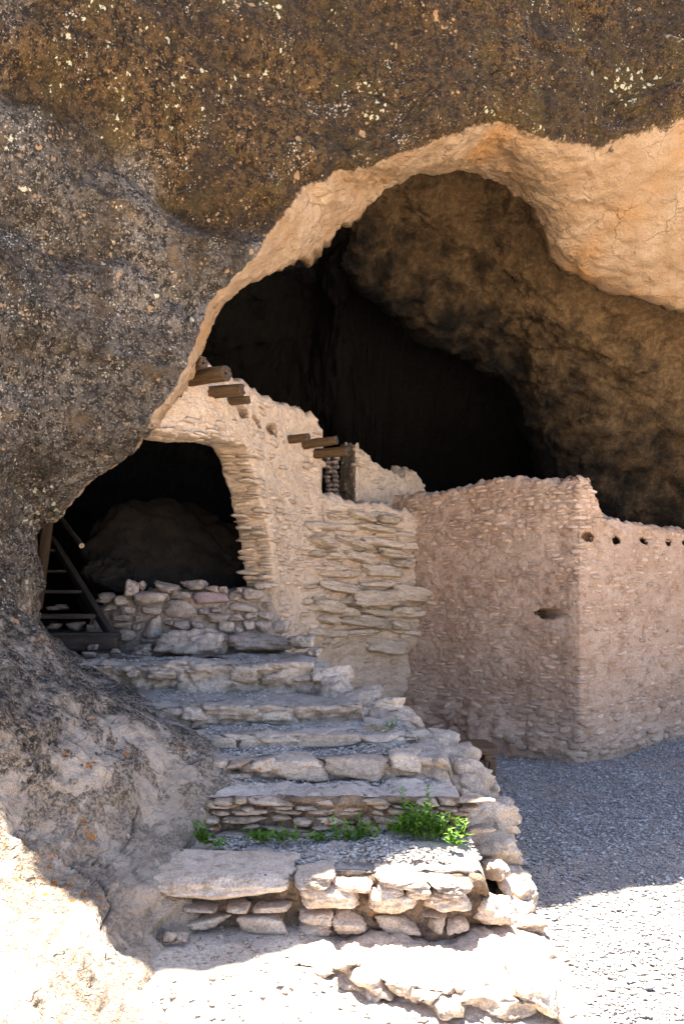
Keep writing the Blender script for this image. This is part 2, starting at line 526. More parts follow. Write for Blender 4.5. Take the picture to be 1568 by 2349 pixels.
def flat(name, a, b, transl=0.0):
    m, nt, bs = new_mat(name)
    v, g = posn(nt)
    col = mixc(nt, g.outputs['Random Per Island'], a, b)
    nt.links.new(col, bs.inputs['Base Color'])
    bs.inputs['Roughness'].default_value = 0.6
    if transl:
        t = nd(nt, 'ShaderNodeBsdfTranslucent', None, {'Color': col})
        mx = nd(nt, 'ShaderNodeMixShader', None, {0: transl, 1: bs.outputs[0], 2: t.outputs[0]})
        nt.links.new(mx.outputs[0], nt.nodes['Material Output'].inputs[0])
    return m


M_LEAF = flat('weed_leaf', (0.06, 0.16, 0.014), (0.155, 0.30, 0.032), 0.3)
M_DRY = flat('dry_grass', (0.30, 0.235, 0.12), (0.22, 0.18, 0.09), 0.2)
M_BLADE = flat('green_blade', (0.10, 0.16, 0.04), (0.17, 0.20, 0.07), 0.3)

# ------------------------------------------------------------------ the cliff with its cave
def W(*p):
    return np.array(p, float)


# each station: exterior far, exterior mid, exterior near, rim, lit edge (picture x, y, metres away) then the way into the cave
ST = [
    # below the ground at the foot of the stairs
    dict(e=[(-300, 2900, 2.4), (200, 2600, 2.75), (390, 2560, 3.1), (510, 2450, 3.4)], bury=1),
    dict(e=[(-300, 2600, 2.35), (20, 2345, 2.75), (220, 2240, 3.4), (352, 2172, 3.85)], bury=1),
    dict(e=[(-250, 2330, 2.55), (60, 2120, 3.35), (230, 2040, 3.85), (345, 2050, 3.98)], bury=1),
    dict(e=[(-250, 2080, 2.9), (80, 1930, 3.85), (330, 1890, 4.5), (440, 1932, 4.58)], bury=1),
    dict(e=[(-280, 1860, 3.3), (90, 1790, 4.2), (370, 1765, 4.82), (470, 1790, 4.92)], bury=1),
    dict(e=[(-300, 1700, 3.6), (80, 1670, 4.5), (340, 1670, 5.3), (462, 1700, 5.5)], bury=1),
    dict(e=[(-300, 1560, 3.9), (60, 1570, 4.9), (225, 1575, 5.95), (330, 1600, 6.55)], bury=2),
    dict(e=[(-300, 1450, 4.1), (20, 1490, 5.2), (130, 1505, 6.3), (207, 1531, 7.0)], inn=[(-.2, .4, -.1), (-.8, .9, 0)],
         w=[(-4.2, 9, 1.3), (-4.8, 10.5, 1.0), (-5.1, 11.4, .7), (-5.3, 12.3, .3), (-5.4, 13, -.5)]),
    dict(e=[(-300, 1350, 4.3), (-20, 1390, 5.5), (55, 1425, 6.55), (95, 1440, 7.1)], inn=[(-.3, .3, 0), (-1, .7, 0)],
         w=[(-4.6, 9, 1.9), (-5.2, 10.8, 1.8), (-5.4, 11.8, 1.4), (-5.5, 12.7, .8), (-5.6, 13.5, -.5)]),
    dict(e=[(-300, 1150, 4.5), (-40, 1230, 5.7), (40, 1270, 6.5), (70, 1290, 6.95)], inn=[(-.3, .2, 0), (-1, .6, .1)],
         w=[(-4.7, 9, 2.4), (-5.4, 11, 2.5), (-5.6, 12.2, 2), (-5.6, 13.2, 1.2), (-5.6, 14.2, -.5)]),
    dict(e=[(-300, 850, 4.8), (-20, 1050, 5.7), (48, 1150, 6.3), (78, 1207, 6.75)], inn=[(-.2, .2, .02), (-.9, .7, .3)],
         w=[(-4.5, 9.2, 3.2), (-5.3, 11.5, 3.2), (-5.4, 12.8, 2.6), (-5.5, 13.9, 1.6), (-5.3, 15, -.5)]),
    dict(e=[(-250, 450, 5.2), (20, 850, 5.75), (95, 1040, 6.1), (125, 1142, 6.5)], E=(129, 1158, 6.75), inn=[(-.5, .6, .5)],
         w=[(-4, 9.5, 4), (-4.8, 12, 4), (-4.8, 13.4, 3.2), (-4.7, 14.8, 2), (-4.6, 16, -.5)]),
    dict(e=[(-150, -60, 5.6), (80, 600, 5.85), (190, 920, 6.0), (230, 1047, 6.3)], E=(240, 1058, 6.6), inn=[(-.3, .6, .5)],
         w=[(-3.2, 9.6, 4.8), (-3.8, 12.5, 4.8), (-3.9, 13.9, 3.9), (-4, 15.3, 2.4), (-4, 16.5, -.5)]),
    dict(e=[(0, -330, 5.95), (170, 450, 6.0), (280, 830, 6.05), (330, 975, 6.2)], E=(342, 988, 6.5), inn=[(-.2, .5, .6)],
         w=[(-2.4, 9.5, 5.4), (-2.8, 12.5, 5.4), (-2.9, 14.1, 4.4), (-3, 15.7, 2.7), (-3, 17, -.5)]),
    dict(e=[(150, -500, 6.22), (280, 350, 6.2), (370, 700, 6.2), (428, 850, 6.3)], E=(440, 852, 6.6), inn=[(0, .5, .5)],
         w=[(-1.6, 9.5, 5.8), (-1.8, 12.5, 5.8), (-1.9, 14.3, 4.7), (-2, 16, 2.9), (-2, 17.3, -.5)]),
    dict(e=[(300, -600, 6.3), (380, 280, 6.4), (440, 600, 6.4), (478, 718, 6.5)], E=(520, 702, 6.95), inn=[(0, .5, .5)],
         w=[(-1, 9.5, 6.2), (-1, 12.5, 6.2), (-1.1, 14.3, 5), (-1.2, 16.2, 3.1), (-1.2, 17.5, -.5)]),
    dict(e=[(450, -570, 6.5), (500, 220, 6.55), (560, 450, 6.52), (600, 570, 6.6)], E=(640, 605, 7.15), inn=[(0, .5, .4)],
         w=[(-.5, 9.3, 6.5), (-.4, 12, 6.5), (-.5, 14.3, 5.2), (-.6, 16.3, 3.2), (-.5, 17.6, -.5)]),
    dict(e=[(600, -490, 6.66), (620, 170, 6.7), (650, 340, 6.68), (680, 445, 6.75)], E=(757, 513, 7.5), inn=[(0, .5, .35)],
         w=[(-.05, 9.0, 6.6), (-.07, 10.3, 6.5), (0, 14, 5.4), (.1, 16.5, 3.3), (.2, 17.7, -.5)]),
    dict(e=[(730, -340, 6.9), (740, 130, 6.85), (750, 290, 6.83), (765, 392, 6.88)], E=(868, 432, 7.9), F=(805, 600, 10.2)),
    dict(e=[(880, -130, 7.1), (875, 110, 7.0), (870, 260, 6.98), (865, 368, 7.0)], E=(945, 394, 8.3), F=(855, 668, 10.8)),
    dict(e=[(1020, -60, 7.32), (1010, 80, 7.2), (1005, 210, 7.15), (1000, 312, 7.2)], E=(1060, 400, 8.6), F=(935, 745, 11.3)),
    dict(e=[(1170, -50, 7.82), (1150, 50, 7.65), (1140, 180, 7.45), (1130, 277, 7.48)], E=(1160, 425, 8.9), F=(1060, 805, 11.8)),
    dict(e=[(1310, -50, 8.25), (1290, 50, 8.08), (1270, 190, 7.82), (1250, 313, 7.75)], E=(1245, 512, 9.2), F=(1170, 890, 12.2)),
    dict(e=[(1460, -50, 8.6), (1430, 40, 8.42), (1400, 210, 8.15), (1380, 335, 8.1)], E=(1340, 612, 9.6), F=(1240, 1010, 12.6)),
    dict(e=[(1640, -60, 8.8), (1600, 0, 8.58), (1580, 150, 8.35), (1568, 265, 8.3)], E=(1568, 697, 10.0), F=(1340, 1150, 13.0)),
    dict(e=[(1980, -200, 9.9), (1920, -100, 9.0), (1880, 50, 8.9), (1850, 160, 8.8)], E=(1850, 770, 10.4), F=(1500, 1290, 13.3)),
    dict(e=[(2600, -200, 10.2), (2480, 50, 9.8), (2400, 200, 9.6), (2330, 320, 9.5)], E=(2250, 900, 11.0), F=(1800, 1400, 13.3)),
    dict(e=[(3500, 600, 10.6), (3200, 750, 10.3), (3000, 830, 10.1), (2850, 900, 10)], E=(2650, 1200, 11.2), F=(2100, 1500, 13.3)),
    dict(e=[(3600, 1850, 10.6), (3300, 1850, 10.4), (3100, 1850, 10.2), (2900, 1850, 10)], E=(2750, 1850, 11.2), F=(2150, 1800, 13.3)),
]
CG = []
for k, s in enumerate(ST):
    e = [P(*q) for q in s['e']]
    R = e[3]
    top = e[0]
    # brow and the hidden back of the cliff
    if k >= 12:
        c1 = top + W(0.0, 0.8, 0.4)
        c0 = top + W(0.0, 5.0, 4.0)
        cm = top + W(0.0, 14.0, 7.0)
    else:
        f = k / 11.0
        c1 = top + W(-0.4, -0.1 * (1 - f), 0.3 * f)
        c0 = W(-5.0 - 1.0 * f, 2.2 + 4.0 * f, -0.3 + 6.0 * f)
        cm = W(-9.0, 4.0 + 10.0 * f, -0.5 + 11.0 * f)
    if 'bury' in s:
        if s['bury'] == 1:
            inn = [R + W(.3, .3, -.3), R + W(.3, .6, -.75)] + [W(R[0] - .3 * j, R[1] + .5 + .5 * j, -.8) for j in range(1, 6)]
        else:
            inn = [R + W(.1, .4, -.3), R + W(-.3, .9, -.6), W(-3.2, 8.8, .3), W(-3.8, 9.8, .1), W(-4.3, 10.6, -.1), W(-4.7, 11.3, -.3), W(-5, 12, -.5)]
    elif 'F' in s:
        E = P(*s['E'])
        F = P(*s['F'])
        mid = (E + F) / 2 + W(0, .1, .55)
        inn = [E, E + W(-.05, .35, .62), mid, F, F + W(-.25, 1.3, .75), W(F[0] * 0.95, 16.6, 3.2), W(F[0], 17.8, -.5)]
        if k >= len(ST) - 4:
            inn[4:] = [F + W(.1, .6, -.2), F + W(.2, 1.0, -1.0), W(F[0] + .3, 14.6, -.5)]
    elif 'E' in s:
        E = P(*s['E'])
        inn = [E, E + W(*s['inn'][0])] + [W(*q) for q in s['w']]
    else:
        inn = [R + W(*s['inn'][0]), R + W(*s['inn'][1])] + [W(*q) for q in s['w']]
    CG.append([cm, c0, c1] + e + inn)
CG = np.array(CG)                                   # stations x 14 columns x 3
NSEC = [22] * (len(ST) - 1)
NSEC[-1] = 10
NSEC[-2] = 12
NCOL = [6, 14, 20, 70, 70, 64, 56, 14, 44, 44, 14, 16, 10]
G = cardinal(CG, NSEC)                              # along the rim
G = np.moveaxis(cardinal(np.moveaxis(G, 1, 0), NCOL), 0, 1)
colpos = np.concatenate([np.linspace(i, i + 1, c, endpoint=False) for i, c in enumerate(NCOL)] + [[len(NCOL)]])
stpos = np.concatenate([np.linspace(i, i + 1, c, endpoint=False) for i, c in enumerate(NSEC)] + [[len(NSEC)]])
CP, SP = np.meshgrid(colpos, stpos)
NRM = grid_normals(G)
# outward = towards the camera at the middle of the exterior
i0 = int(np.argmin(abs(stpos - 18)))
j0 = int(np.argmin(abs(colpos - 4.5)))
if np.dot(NRM[i0, j0], W(0, 0, EYE) - G[i0, j0]) < 0:
    NRM = -NRM
    FLIP = True
else:
    FLIP = False
low = sstep(2.4, 0.6, G[..., 2])
d = 0.22 * fbm(G * 0.6, 3, 11) + 0.085 * (1 - .55 * low) * fbm(G * 1.9, 4, 5)
ledge = fbm(G * W(.9, .9, 1.5) + 7, 3, 19)
fz = G[..., 2] - (5.43 - .333 * (G[..., 0] + 2.53)) + .25 * fbm(G * 1.1, 2, 111)
fz2 = G[..., 2] - (4.55 - .25 * (G[..., 0] + 2.5)) + .22 * fbm(G * 1.3, 2, 112)
lefty = sstep(.1, -1.0, G[..., 0]) * sstep(6.0, 5.4, CP) * sstep(2.2, 3.2, CP) * sstep(7.3, 6.6, G[..., 2])
d = d + lefty * (.17 * sstep(-.1, .5, fz) - .10 * np.exp(-((fz - .02) / .16)**2) + .07 * np.exp(-((fz + .45) / .25)**2) - .06 * np.exp(-(fz2 / .10)**2) + .08 * np.exp(-((fz2 + .45) / .35)**2))
d = d + .05 * (1 - .6 * low) * sstep(-.02, .05, ledge)
rid = fbm(G * W(1.6, 1.6, 3.2) + 4.0, 4, 23, 0.5, True)
inside = sstep(5.9, 7.0, CP)
d = d + (0.02 + 0.05 * inside) * rid + 0.05 * inside * fbm(G * W(5, 5, 7), 4, 29, .5, True)
d = d + 0.022 * fbm(G * 9.0, 3, 41) + 0.014 * fbm(G * 24.0, 2, 43)
w1, w2, wid = worley(G * W(1.5, 1.5, 2.4) + 0.25 * np.stack([fbm(G * 2, 2, 61), fbm(G * 2, 2, 62), fbm(G * 2, 2, 63)], -1), 77)
d = d + (0.03 * inside + 0.022 * low) * (wid - 0.5) * sstep(0.0, 0.12, w2 - w1)
crack = np.exp(-((w2 - w1) / 0.035)**2)
d = d - 0.05 * crack * (0.3 + 0.7 * sstep(-.05, .15, fbm(G * 0.8, 2, 91))) * inside * 0.8
fis = np.exp(-(fbm(G * W(1.3, 1.3, 1.9) + 3, 3, 58) / .018)**2) * sstep(-.02, .12, fbm(G * .9, 2, 59))
d = d - .03 * fis
near_rim = np.exp(-((CP - 6.0) / 0.25)**2)
lip = sstep(5.6, 5.95, CP) * sstep(7.25, 7.0, CP)
d = d * (1 - 0.62 * np.maximum(near_rim, lip)) + .03 * lip * fbm(G * W(3, 3, 6), 4, 46, .55, True) + .012 * lip * fbm(G * 14, 3, 47)
G = G + NRM * d[..., None]

patina = 1 - sstep(5.72, 6.28, CP)
patina = patina + .42 * sstep(21.5, 23.5, SP) * sstep(6.9, 6.2, CP) * (CP > 5.9) * sstep(.05, .3, fbm(G * 1.3, 3, 101) + .12)
patina = np.maximum(patina, (1 - sstep(6.3, 6.9, CP)) * sstep(13.6, 12.6, SP))
patina = np.where(SP < 10.6, np.maximum(patina, sstep(11.2, 10.2, SP)), patina)
soot_shade = np.interp(CP, [6.98, 7.15, 8.0, 9.0, 10, 11.5], [0, .42, .52, .84, 1.2, 1.5])  # soot together with painted cave darkness, stronger with depth
soot_shade = np.where(SP < 17.2, np.maximum(soot_shade, sstep(7.0, 7.4, CP) * 1.4 * sstep(17.4, 16.8, SP)), soot_shade)
soot_shade = soot_shade * sstep(6.5, 7.5, SP) + 0
gray = sstep(.45, -.45, fz)
worn = sstep(2.7, 0.2, G[..., 2]) * 0.50 + .28 * sstep(1.0, .1, G[..., 2])
ncut = int(np.argmin(abs(colpos - 7.5)))


def cliff_piece(name, j_from, j_to):
    g = G[:, j_from:j_to]
    me = mesh_from(name, g, grid_faces(g.shape[0], g.shape[1], FLIP))
    for an, av in (('patina', patina), ('soot_shade', soot_shade), ('gray', gray), ('worn', worn)):
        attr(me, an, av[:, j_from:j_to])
    return tag(link(name, me, M_CLIFF), kind='structure')


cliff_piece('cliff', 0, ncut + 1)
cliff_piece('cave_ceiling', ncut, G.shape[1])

# ------------------------------------------------------------------ the ground
def ground_axis(lo, hi, step, far):
    a = np.arange(lo, hi, step)
    g = np.geomspace(step, far, 26)
    return np.concatenate([(lo - g)[::-1], a, hi + g])


gx = ground_axis(-2.6, 6.0, 0.05, 600)
gy = ground_axis(2.2, 12.0, 0.05, 600)
XX, YY = np.meshgrid(gx, gy, indexing='ij')
def ground_z(x, y):
    x, y = np.asarray(x, float), np.asarray(y, float)
    z = 0.05 * fbm(np.stack([x * 0.6, y * 0.6, x * 0], -1), 3, 3) + 0.018 * fbm(np.stack([x * 4, y * 4, x * 0], -1), 4, 9)
    z = z * (np.abs(x) < 12) * (np.abs(y) < 18) - 0.02
    return z + 0.11 * sstep(0.25, -0.35, x) * sstep(2.9, 3.6, y) * sstep(9, 7, y)


ZZ = ground_z(XX, YY)
GR = np.stack([XX, YY, ZZ], -1)
me = mesh_from('ground', GR, grid_faces(len(gx), len(gy), True))
me.materials.append(M_GROUND)
me.materials.append(M_GRAVELBED)
cx = 0.25 * (XX[:-1, :-1] + XX[1:, :-1] + XX[:-1, 1:] + XX[1:, 1:])
cy = 0.25 * (YY[:-1, :-1] + YY[1:, :-1] + YY[:-1, 1:] + YY[1:, 1:])


def yard_edge(y):
    return np.interp(y, [2.0, 3.3, 3.95, 4.9, 5.9, 8, 12], [1.05, 1.05, 1.1, 1.2, 1.0, .6, .3])


mi = ((cx > yard_edge(cy)) & (cy > 1.0) & (cx < 7) & (cy < 13)).astype(np.int32)
me.polygons.foreach_set('material_index', mi.ravel())
tag(link('ground', me), kind='structure')


_ICO = None


def pebbles(name, xyz, size, mat, parent=None, seed=1, flat_=0.42):
    """many small chips of stone joined in one mesh"""
    global _ICO
    rng = np.random.default_rng(seed)
    n = len(xyz)
    V = np.array([(1, 0, 0), (-1, 0, 0), (0, 1, 0), (0, -1, 0), (0, 0, 1), (0, 0, -1)], float)
    F = np.array([(0, 2, 4), (2, 1, 4), (1, 3, 4), (3, 0, 4), (2, 0, 5), (1, 2, 5), (3, 1, 5), (0, 3, 5)])
    B = V[None] * 1.15 + rng.normal(0, .28, (n, 6, 3))
    S = np.stack([rng.uniform(.7, 1.5, n), rng.uniform(.55, 1.1, n), rng.uniform(.7, 1.2, n) * flat_], -1)[:, None] * size[:, None, None]
    B = B * S
    tilt = rng.normal(0, .22, n)
    c, s = np.cos(tilt)[:, None], np.sin(tilt)[:, None]
    B = np.stack([B[..., 0] * c - B[..., 2] * s, B[..., 1], B[..., 0] * s + B[..., 2] * c], -1)
    a = rng.uniform(0, 6.283, n)
    c, s = np.cos(a)[:, None], np.sin(a)[:, None]
    B = np.stack([B[..., 0] * c - B[..., 1] * s, B[..., 0] * s + B[..., 1] * c, B[..., 2]], -1) + np.asarray(xyz)[:, None]
    FF = (F[None] + (np.arange(n) * 6)[:, None, None]).reshape(-1, 3)
    if parent is not None:
        B = B - np.array(parent.matrix_basis.translation)
    me = mesh_from(name, B.reshape(-1, 3), FF, smooth=False)
    o = link(name, me, mat, parent)
    return tag(o, kind='stuff')


rng = np.random.default_rng(5)
n = 120000
px = rng.uniform(0.7, 5.6, n)
py = 3.0 + 8.0 * rng.uniform(0, 1, n)**1.25
keep = (px > yard_edge(py) + rng.normal(0, .05, n)) & (px / py < 0.47)
patch = fbm(np.stack([px * .7, py * .7, px * 0], -1), 3, 31)
keep &= rng.uniform(0, 1, n) < np.where(patch < -.12, 0.4, 1.0) * np.interp(py, [3.0, 4.6, 5.8], [.28, .45, 1.0])
px, py = px[keep], py[keep]
o = pebbles('gravel', np.stack([px, py, ground_z(px, py) + .004], -1), rng.gamma(3.0, 0.0023, len(px)) + .0035, M_GRAVEL, seed=3)
tag(o, 'loose grey gravel covering the yard beside the stairs', 'gravel')

n = 1300
px = rng.uniform(-1.5, 1.2, n)
py = rng.uniform(2.9, 4.3, n)
o = pebbles('grit', np.stack([px, py, ground_z(px, py) + .003], -1), rng.gamma(2.5, 0.0028, n) + .003, M_STAIR_UP, seed=4)
tag(o, 'scattered pale grit on the sunlit ground in front of the stairs', 'grit')

# ------------------------------------------------------------------ masonry walls
class Wall:
    """a wall standing on a curved plan line; u runs along it in metres, z is up, off is outwards"""

    def __init__(self, pts, smooth=True):
        C = np.array(pts, float)
        if smooth:
            D = cardinal(C, [40] * (len(C) - 1), 0.45)
        else:
            D = np.concatenate([np.linspace(C[i], C[i + 1], 40, endpoint=False) for i in range(len(C) - 1)] + [C[-1:]])
        self.D = D
        self.L = np.concatenate([[0], np.cumsum(np.linalg.norm(np.diff(D, axis=0), axis=1))])
        T = np.gradient(D, axis=0)
        self.T = T / np.linalg.norm(T, axis=1, keepdims=True)
        self.ang = D[:, 0] / D[:, 1]

    def xy(self, u):
        return np.stack([np.interp(u, self.L, self.D[:, k]) for k in (0, 1)], -1)

    def tan(self, u):
        t = np.stack([np.interp(u, self.L, self.T[:, k]) for k in (0, 1)], -1)
        return t / np.linalg.norm(t, axis=-1, keepdims=True)

    def nor(self, u):
        t = self.tan(u)
        return np.stack([t[..., 1], -t[..., 0]], -1)

    def pos(self, u, z, off):
        q = self.xy(u) + self.nor(u) * np.asarray(off)[..., None]
        return np.concatenate([q, np.asarray(z, float)[..., None]], -1)

    def u_of(self, x):
        return np.interp((np.asarray(x, float) - 784) / FPX, self.ang, self.L)

    def uz(self, x, y):
        u = self.u_of(x)
        return u, EYE - (np.asarray(y, float) - HOR) / FPX * self.xy(u)[..., 1]


def build_wall(name, wall, us, bot, top, thick, disp, mat, parent, nz=200, origin=(0, 0, 0), holes=()):
    """front, top and back of a wall between bot(u) and top(u), pushed out by disp(u, z)"""
    U = np.asarray(us)
    b, t = bot(U), top(U)
    tz = np.linspace(0, 1, nz)
    Z = b[:, None] + (t - b)[:, None] * tz[None]
    UU = np.repeat(U[:, None], nz, 1)
    off = disp(UU, Z)
    edge = np.minimum(tz * (t - b)[:, None], (1 - tz) * (t - b)[:, None])
    off = off - 0.03 * np.exp(-(edge / 0.025)**2)
    front = wall.pos(UU, Z, off)
    for (hu, hz), ru, rz, dp, dr in holes:
        q = np.stack([UU, Z, UU * 0], -1)
        dd = np.sqrt(((UU - hu) / ru)**2 + ((Z - hz) / rz)**2) + 0.38 * fbm(q * 12, 3, 35)
        front = front + (dp * sstep(1.15, 0.85, dd))[..., None] * np.array(dr)
    nb = 14
    Zb = b[:, None] + (t - b)[:, None] * np.linspace(1, 0, nb)[None]
    Ub = np.repeat(U[:, None], nb, 1)
    back = wall.pos(Ub, Zb, -thick + 0.03 * fbm(np.stack([Ub * 5, Zb * 6, Ub * 0], -1), 3, 3))
    nt_ = 10
    s = np.linspace(0, 1, nt_ + 2)[1:-1][None, :, None]
    topr = front[:, -1:] * (1 - s) + back[:, :1] * s
    topr[..., 2] += 0.02 + 0.05 * fbm(topr * 7, 3, 8)
    botr = back[:, -1:] * (1 - s) + front[:, :1] * s
    Gd = np.concatenate([front, topr, back, botr, front[:, :1]], 1)
    me = mesh_from(name, Gd - np.array(origin), grid_faces(Gd.shape[0], Gd.shape[1]))
    # close both ends
    return link(name, me, mat, parent)


def dedup_name(n):
    return n


def place_stones(name, specs, lib, parent, limit=290, seed=0):
    """specs: list of (centre, t, n, up, sx, sy, sz); the largest become parts of their own, the rest one part"""
    specs = sorted(specs, key=lambda s: -(s[4] * s[6]) / (s[0][1]**2))
    rg = np.random.default_rng(seed)
    inv = parent.matrix_basis.inverted()
    for s in specs[:limit]:
        me = lib[rg.integers(len(lib))][0]
        link(name, me, None, parent, inv @ frame(*s))
    rest = specs[limit:]
    if rest:
        VV, FF, base = [], [], 0
        for s in rest:
            _, V, F = lib[rg.integers(len(lib))]
            c, t, nn, up, sx, sy, sz = s
            Q = V[:, :1] * np.asarray(t) * sx + V[:, 1:2] * np.asarray(nn) * sy + V[:, 2:3] * np.asarray(up) * sz + np.asarray(c)
            VV.append(Q)
            FF.append(F + base)
            base += len(V)
        VV = np.concatenate(VV) - np.array(parent.matrix_basis.translation)
        o = link(name, mesh_from(name, VV, np.concatenate(FF)), lib[0][0].materials[0], parent)
        tag(o, kind='stuff')


def courses(wall, u0, u1, z0, z1, hfun, wfun, mask, disp, proud, depth, seed, tilt=0.05, slope=None, fill=0.93):
    """rough courses of stones on a wall; mask(u, z) gives the chance that the stone shows through the plaster"""
    rg = np.random.default_rng(seed)
    cand = []
    z = z0
    while z < z1:
        h = hfun(rg, z)
        u = u0 + rg.uniform(0, 0.1)
        while u < u1:
            w = wfun(rg, z)
            uc = u + w / 2
            sl = slope(uc, z) if slope else 0.0
            cand.append((uc, z + h / 2 + 0.02 * math.sin(uc * 3 + z * 5) + rg.normal(0, h * .12) + sl, w, h))
            u += w
        z += h
    cand = np.array(cand)
    cand = cand[rg.uniform(0, 1, len(cand)) < mask(cand[:, 0], cand[:, 1])]
    DD = disp(cand[:, :1], cand[:, 1:2])[:, 0]
    TT, NN = wall.tan(cand[:, 0]), wall.nor(cand[:, 0])
    out = []
    up = W(0, 0, 1)
    for (uc, zc, w, h), d0, t2, n2 in zip(cand, DD, TT, NN):
        t, nn = W(t2[0], t2[1], 0), W(n2[0], n2[1], 0)
        a = rg.normal(0, tilt)
        t_, up_ = t * math.cos(a) + up * math.sin(a), up * math.cos(a) - t * math.sin(a)
        dd = depth * rg.uniform(.8, 1.2)
        c = wall.pos(np.array(uc), np.array(zc), np.array(d0 + proud(rg, uc, zc) - dd))
        out.append((c, t_, nn, up_, w / 2 * fill, dd, h / 2 * rg.uniform(.85, 1.08) * fill))
    return out


def px_stone(x0, y0, x1, y1, Y, dep, t=(1, 0, 0), nn=(0, -1, 0), back=0.0, tilt=0.0):
    """a stone whose front shows at this place of the picture"""
    c = P((x0 + x1) / 2, (y0 + y1) / 2, Y)
    sx = (x1 - x0) / 2 / FPX * Y
    sz = (y1 - y0) / 2 / FPX * Y
    t, nn = np.array(t, float), np.array(nn, float)
    t = t / np.linalg.norm(t)
    nn = nn / np.linalg.norm(nn)
    c = c - nn * (dep * (1 - back))
    up = W(0, 0, 1)
    t2, up2 = t * math.cos(tilt) + up * math.sin(tilt), up * math.cos(tilt) - t * math.sin(tilt)
    return (c, t2, nn, up2, sx, dep, sz)


def hero_stone(name, spec, mat, parent, seed, n=12, kind=None, **kw):
    V, F = stone_verts(seed, n, **kw)
    me = mesh_from(name, V, F)
    me.materials.append(mat)
    M = frame(*spec)
    return link(name, me, None, parent, (parent.matrix_basis.inverted() @ M) if parent is not None else M)


# ---- the tall wall with the big opening and the beams
TW = Wall([(-1.95, 5.7), (-1.615, 6.5), (-1.198, 7.2), (-0.742, 8.8), (-0.52, 9.4), (-0.133, 10.1), (0.381, 10.55), (0.984, 10.83), (1.5, 11.0)])
tw = empty('ruin_wall', (-0.3, 9.8, 0), 'tall tan masonry wall with big ragged opening and jutting beams', 'wall')
OPEN_X = [280, 330, 400, 480, 530, 556, 572, 585, 597, 611, 622, 631, 640, 700]
OPEN_Y = [975, 985, 992, 1002, 1010, 1020, 1045, 1085, 1130, 1200, 1268, 1340, 1700, 1760]
ou, oz = TW.uz(OPEN_X, OPEN_Y)
TOP_X = [280, 400, 440, 480, 520, 560, 600, 640, 665, 700, 725, 736, 740, 746, 780, 830, 880, 912, 960, 1010]
TOP_Y = [760, 792, 808, 828, 855, 880, 905, 925, 930, 946, 960, 975, 1118, 1132, 1142, 1155, 1160, 1170, 1178, 1190]
tu, tz_ = TW.uz(TOP_X, TOP_Y)


def tw_bot(u):
    return np.maximum(np.interp(u, ou, oz), -0.1) + 0.02 * perlin(np.stack([u * 9, u * 0 + .5, u * 0], -1), 4)


def tw_top(u):
    return np.interp(u, tu, tz_) + 0.05 * fbm(np.stack([u * 7, u * 0 + .3, u * 0], -1), 3, 14)


HOLES_T = [(TW.uz(x, y), r, q, .3, (-.55, .83, -.1)) for x, y, r, q in
           ((556, 945, .13, .06), (590, 965, .13, .055), (627, 983, .13, .06))]
u_b0, u_b1 = float(TW.u_of(700)), float(TW.u_of(965))


def tw_disp(u, z):
    q = np.stack([u, z, u * 0], -1)
    o = 0.05 * fbm(q * 1.1, 3, 51) + 0.030 * fbm(q * W(4, 7, 1), 4, 52) + 0.012 * fbm(q * 22, 3, 53)
    sx = sstep(u_b0 - .1, u_b0 + .25, u)
    bul = sx * sstep(1.15, 1.55, z) * sstep(3.2, 2.6, z)
    layer = fbm(np.stack([u * 1.1, (z - .12 * u) * 8.5, u * 0 + 2], -1), 4, 54, .55, True)
    o = o + bul * (0.02 + 0.05 * layer)
    o = o - 0.10 * sx * sstep(1.35, 1.0, z)
    o = o - 0.04 * sstep(0, 1, (1 - sx)) * sstep(3.3, 3.7, z) * 0
    return o


us = np.concatenate([np.linspace(float(TW.u_of(318)), float(TW.u_of(500)), 90, endpoint=False),
                     np.linspace(float(TW.u_of(500)), float(TW.u_of(650)), 150, endpoint=False),
                     np.linspace(float(TW.u_of(650)), float(TW.u_of(734)), 90, endpoint=False),
                     np.linspace(float(TW.u_of(734)), float(TW.u_of(748)), 24, endpoint=False),
                     np.linspace(float(TW.u_of(748)), TW.L[-1], 110)])
build_wall('plaster', TW, us, tw_bot, tw_top, 0.34, tw_disp, M_TANP, tw, 230, tw.location, HOLES_T)

L_TAN = stone_lib('stone', M_TAN, 14, 4, noise=.13, jit=.2)
uj = float(TW.u_of(640))
u735 = float(TW.u_of(735))


def tw_mask(u, z):
    nse = fbm(np.stack([u * 1.6, z * 1.6, u * 0 + .3], -1), 3, 71)
    p = np.where(u > u_b0, np.where(z < 1.2, .12, .5), np.where(z > 3.05, 0.22 + 0.8 * nse, 0.8 + 0.6 * nse))
    for (hu, hz), ru, rz, dp, dr in HOLES_T:
        p = np.where((np.abs(u - hu) < ru + .07) & (np.abs(z - hz) < rz + .045), 0, p)
    return np.where((z > tw_top(u) - .04) | (z < tw_bot(u) + .05), 0, p)


sp = courses(TW, float(TW.u_of(325)), TW.L[-1] - .15, 0.9, 4.2, lambda r, z: r.uniform(.045, .095), lambda r, z: r.uniform(.09, .30),
             tw_mask, tw_disp, lambda r, u, z: r.uniform(.010, .05), .06, 91, .05)
place_stones('stone', sp, L_TAN, tw, 290, 3)

# thick flat slabs of the bulging part
rg_s = np.random.default_rng(23)
L_SLAB = stone_lib('slab', M_BEDDING, 12, 7, noise=.16, jit=.16, sharp=12)


def bul_mask(u, z):
    return np.where((z < tw_top(u) - .02) & (z > 1.25 + 0.12 * np.sin(u * 5)) & (u > u_b0 - .05), .62, 0)


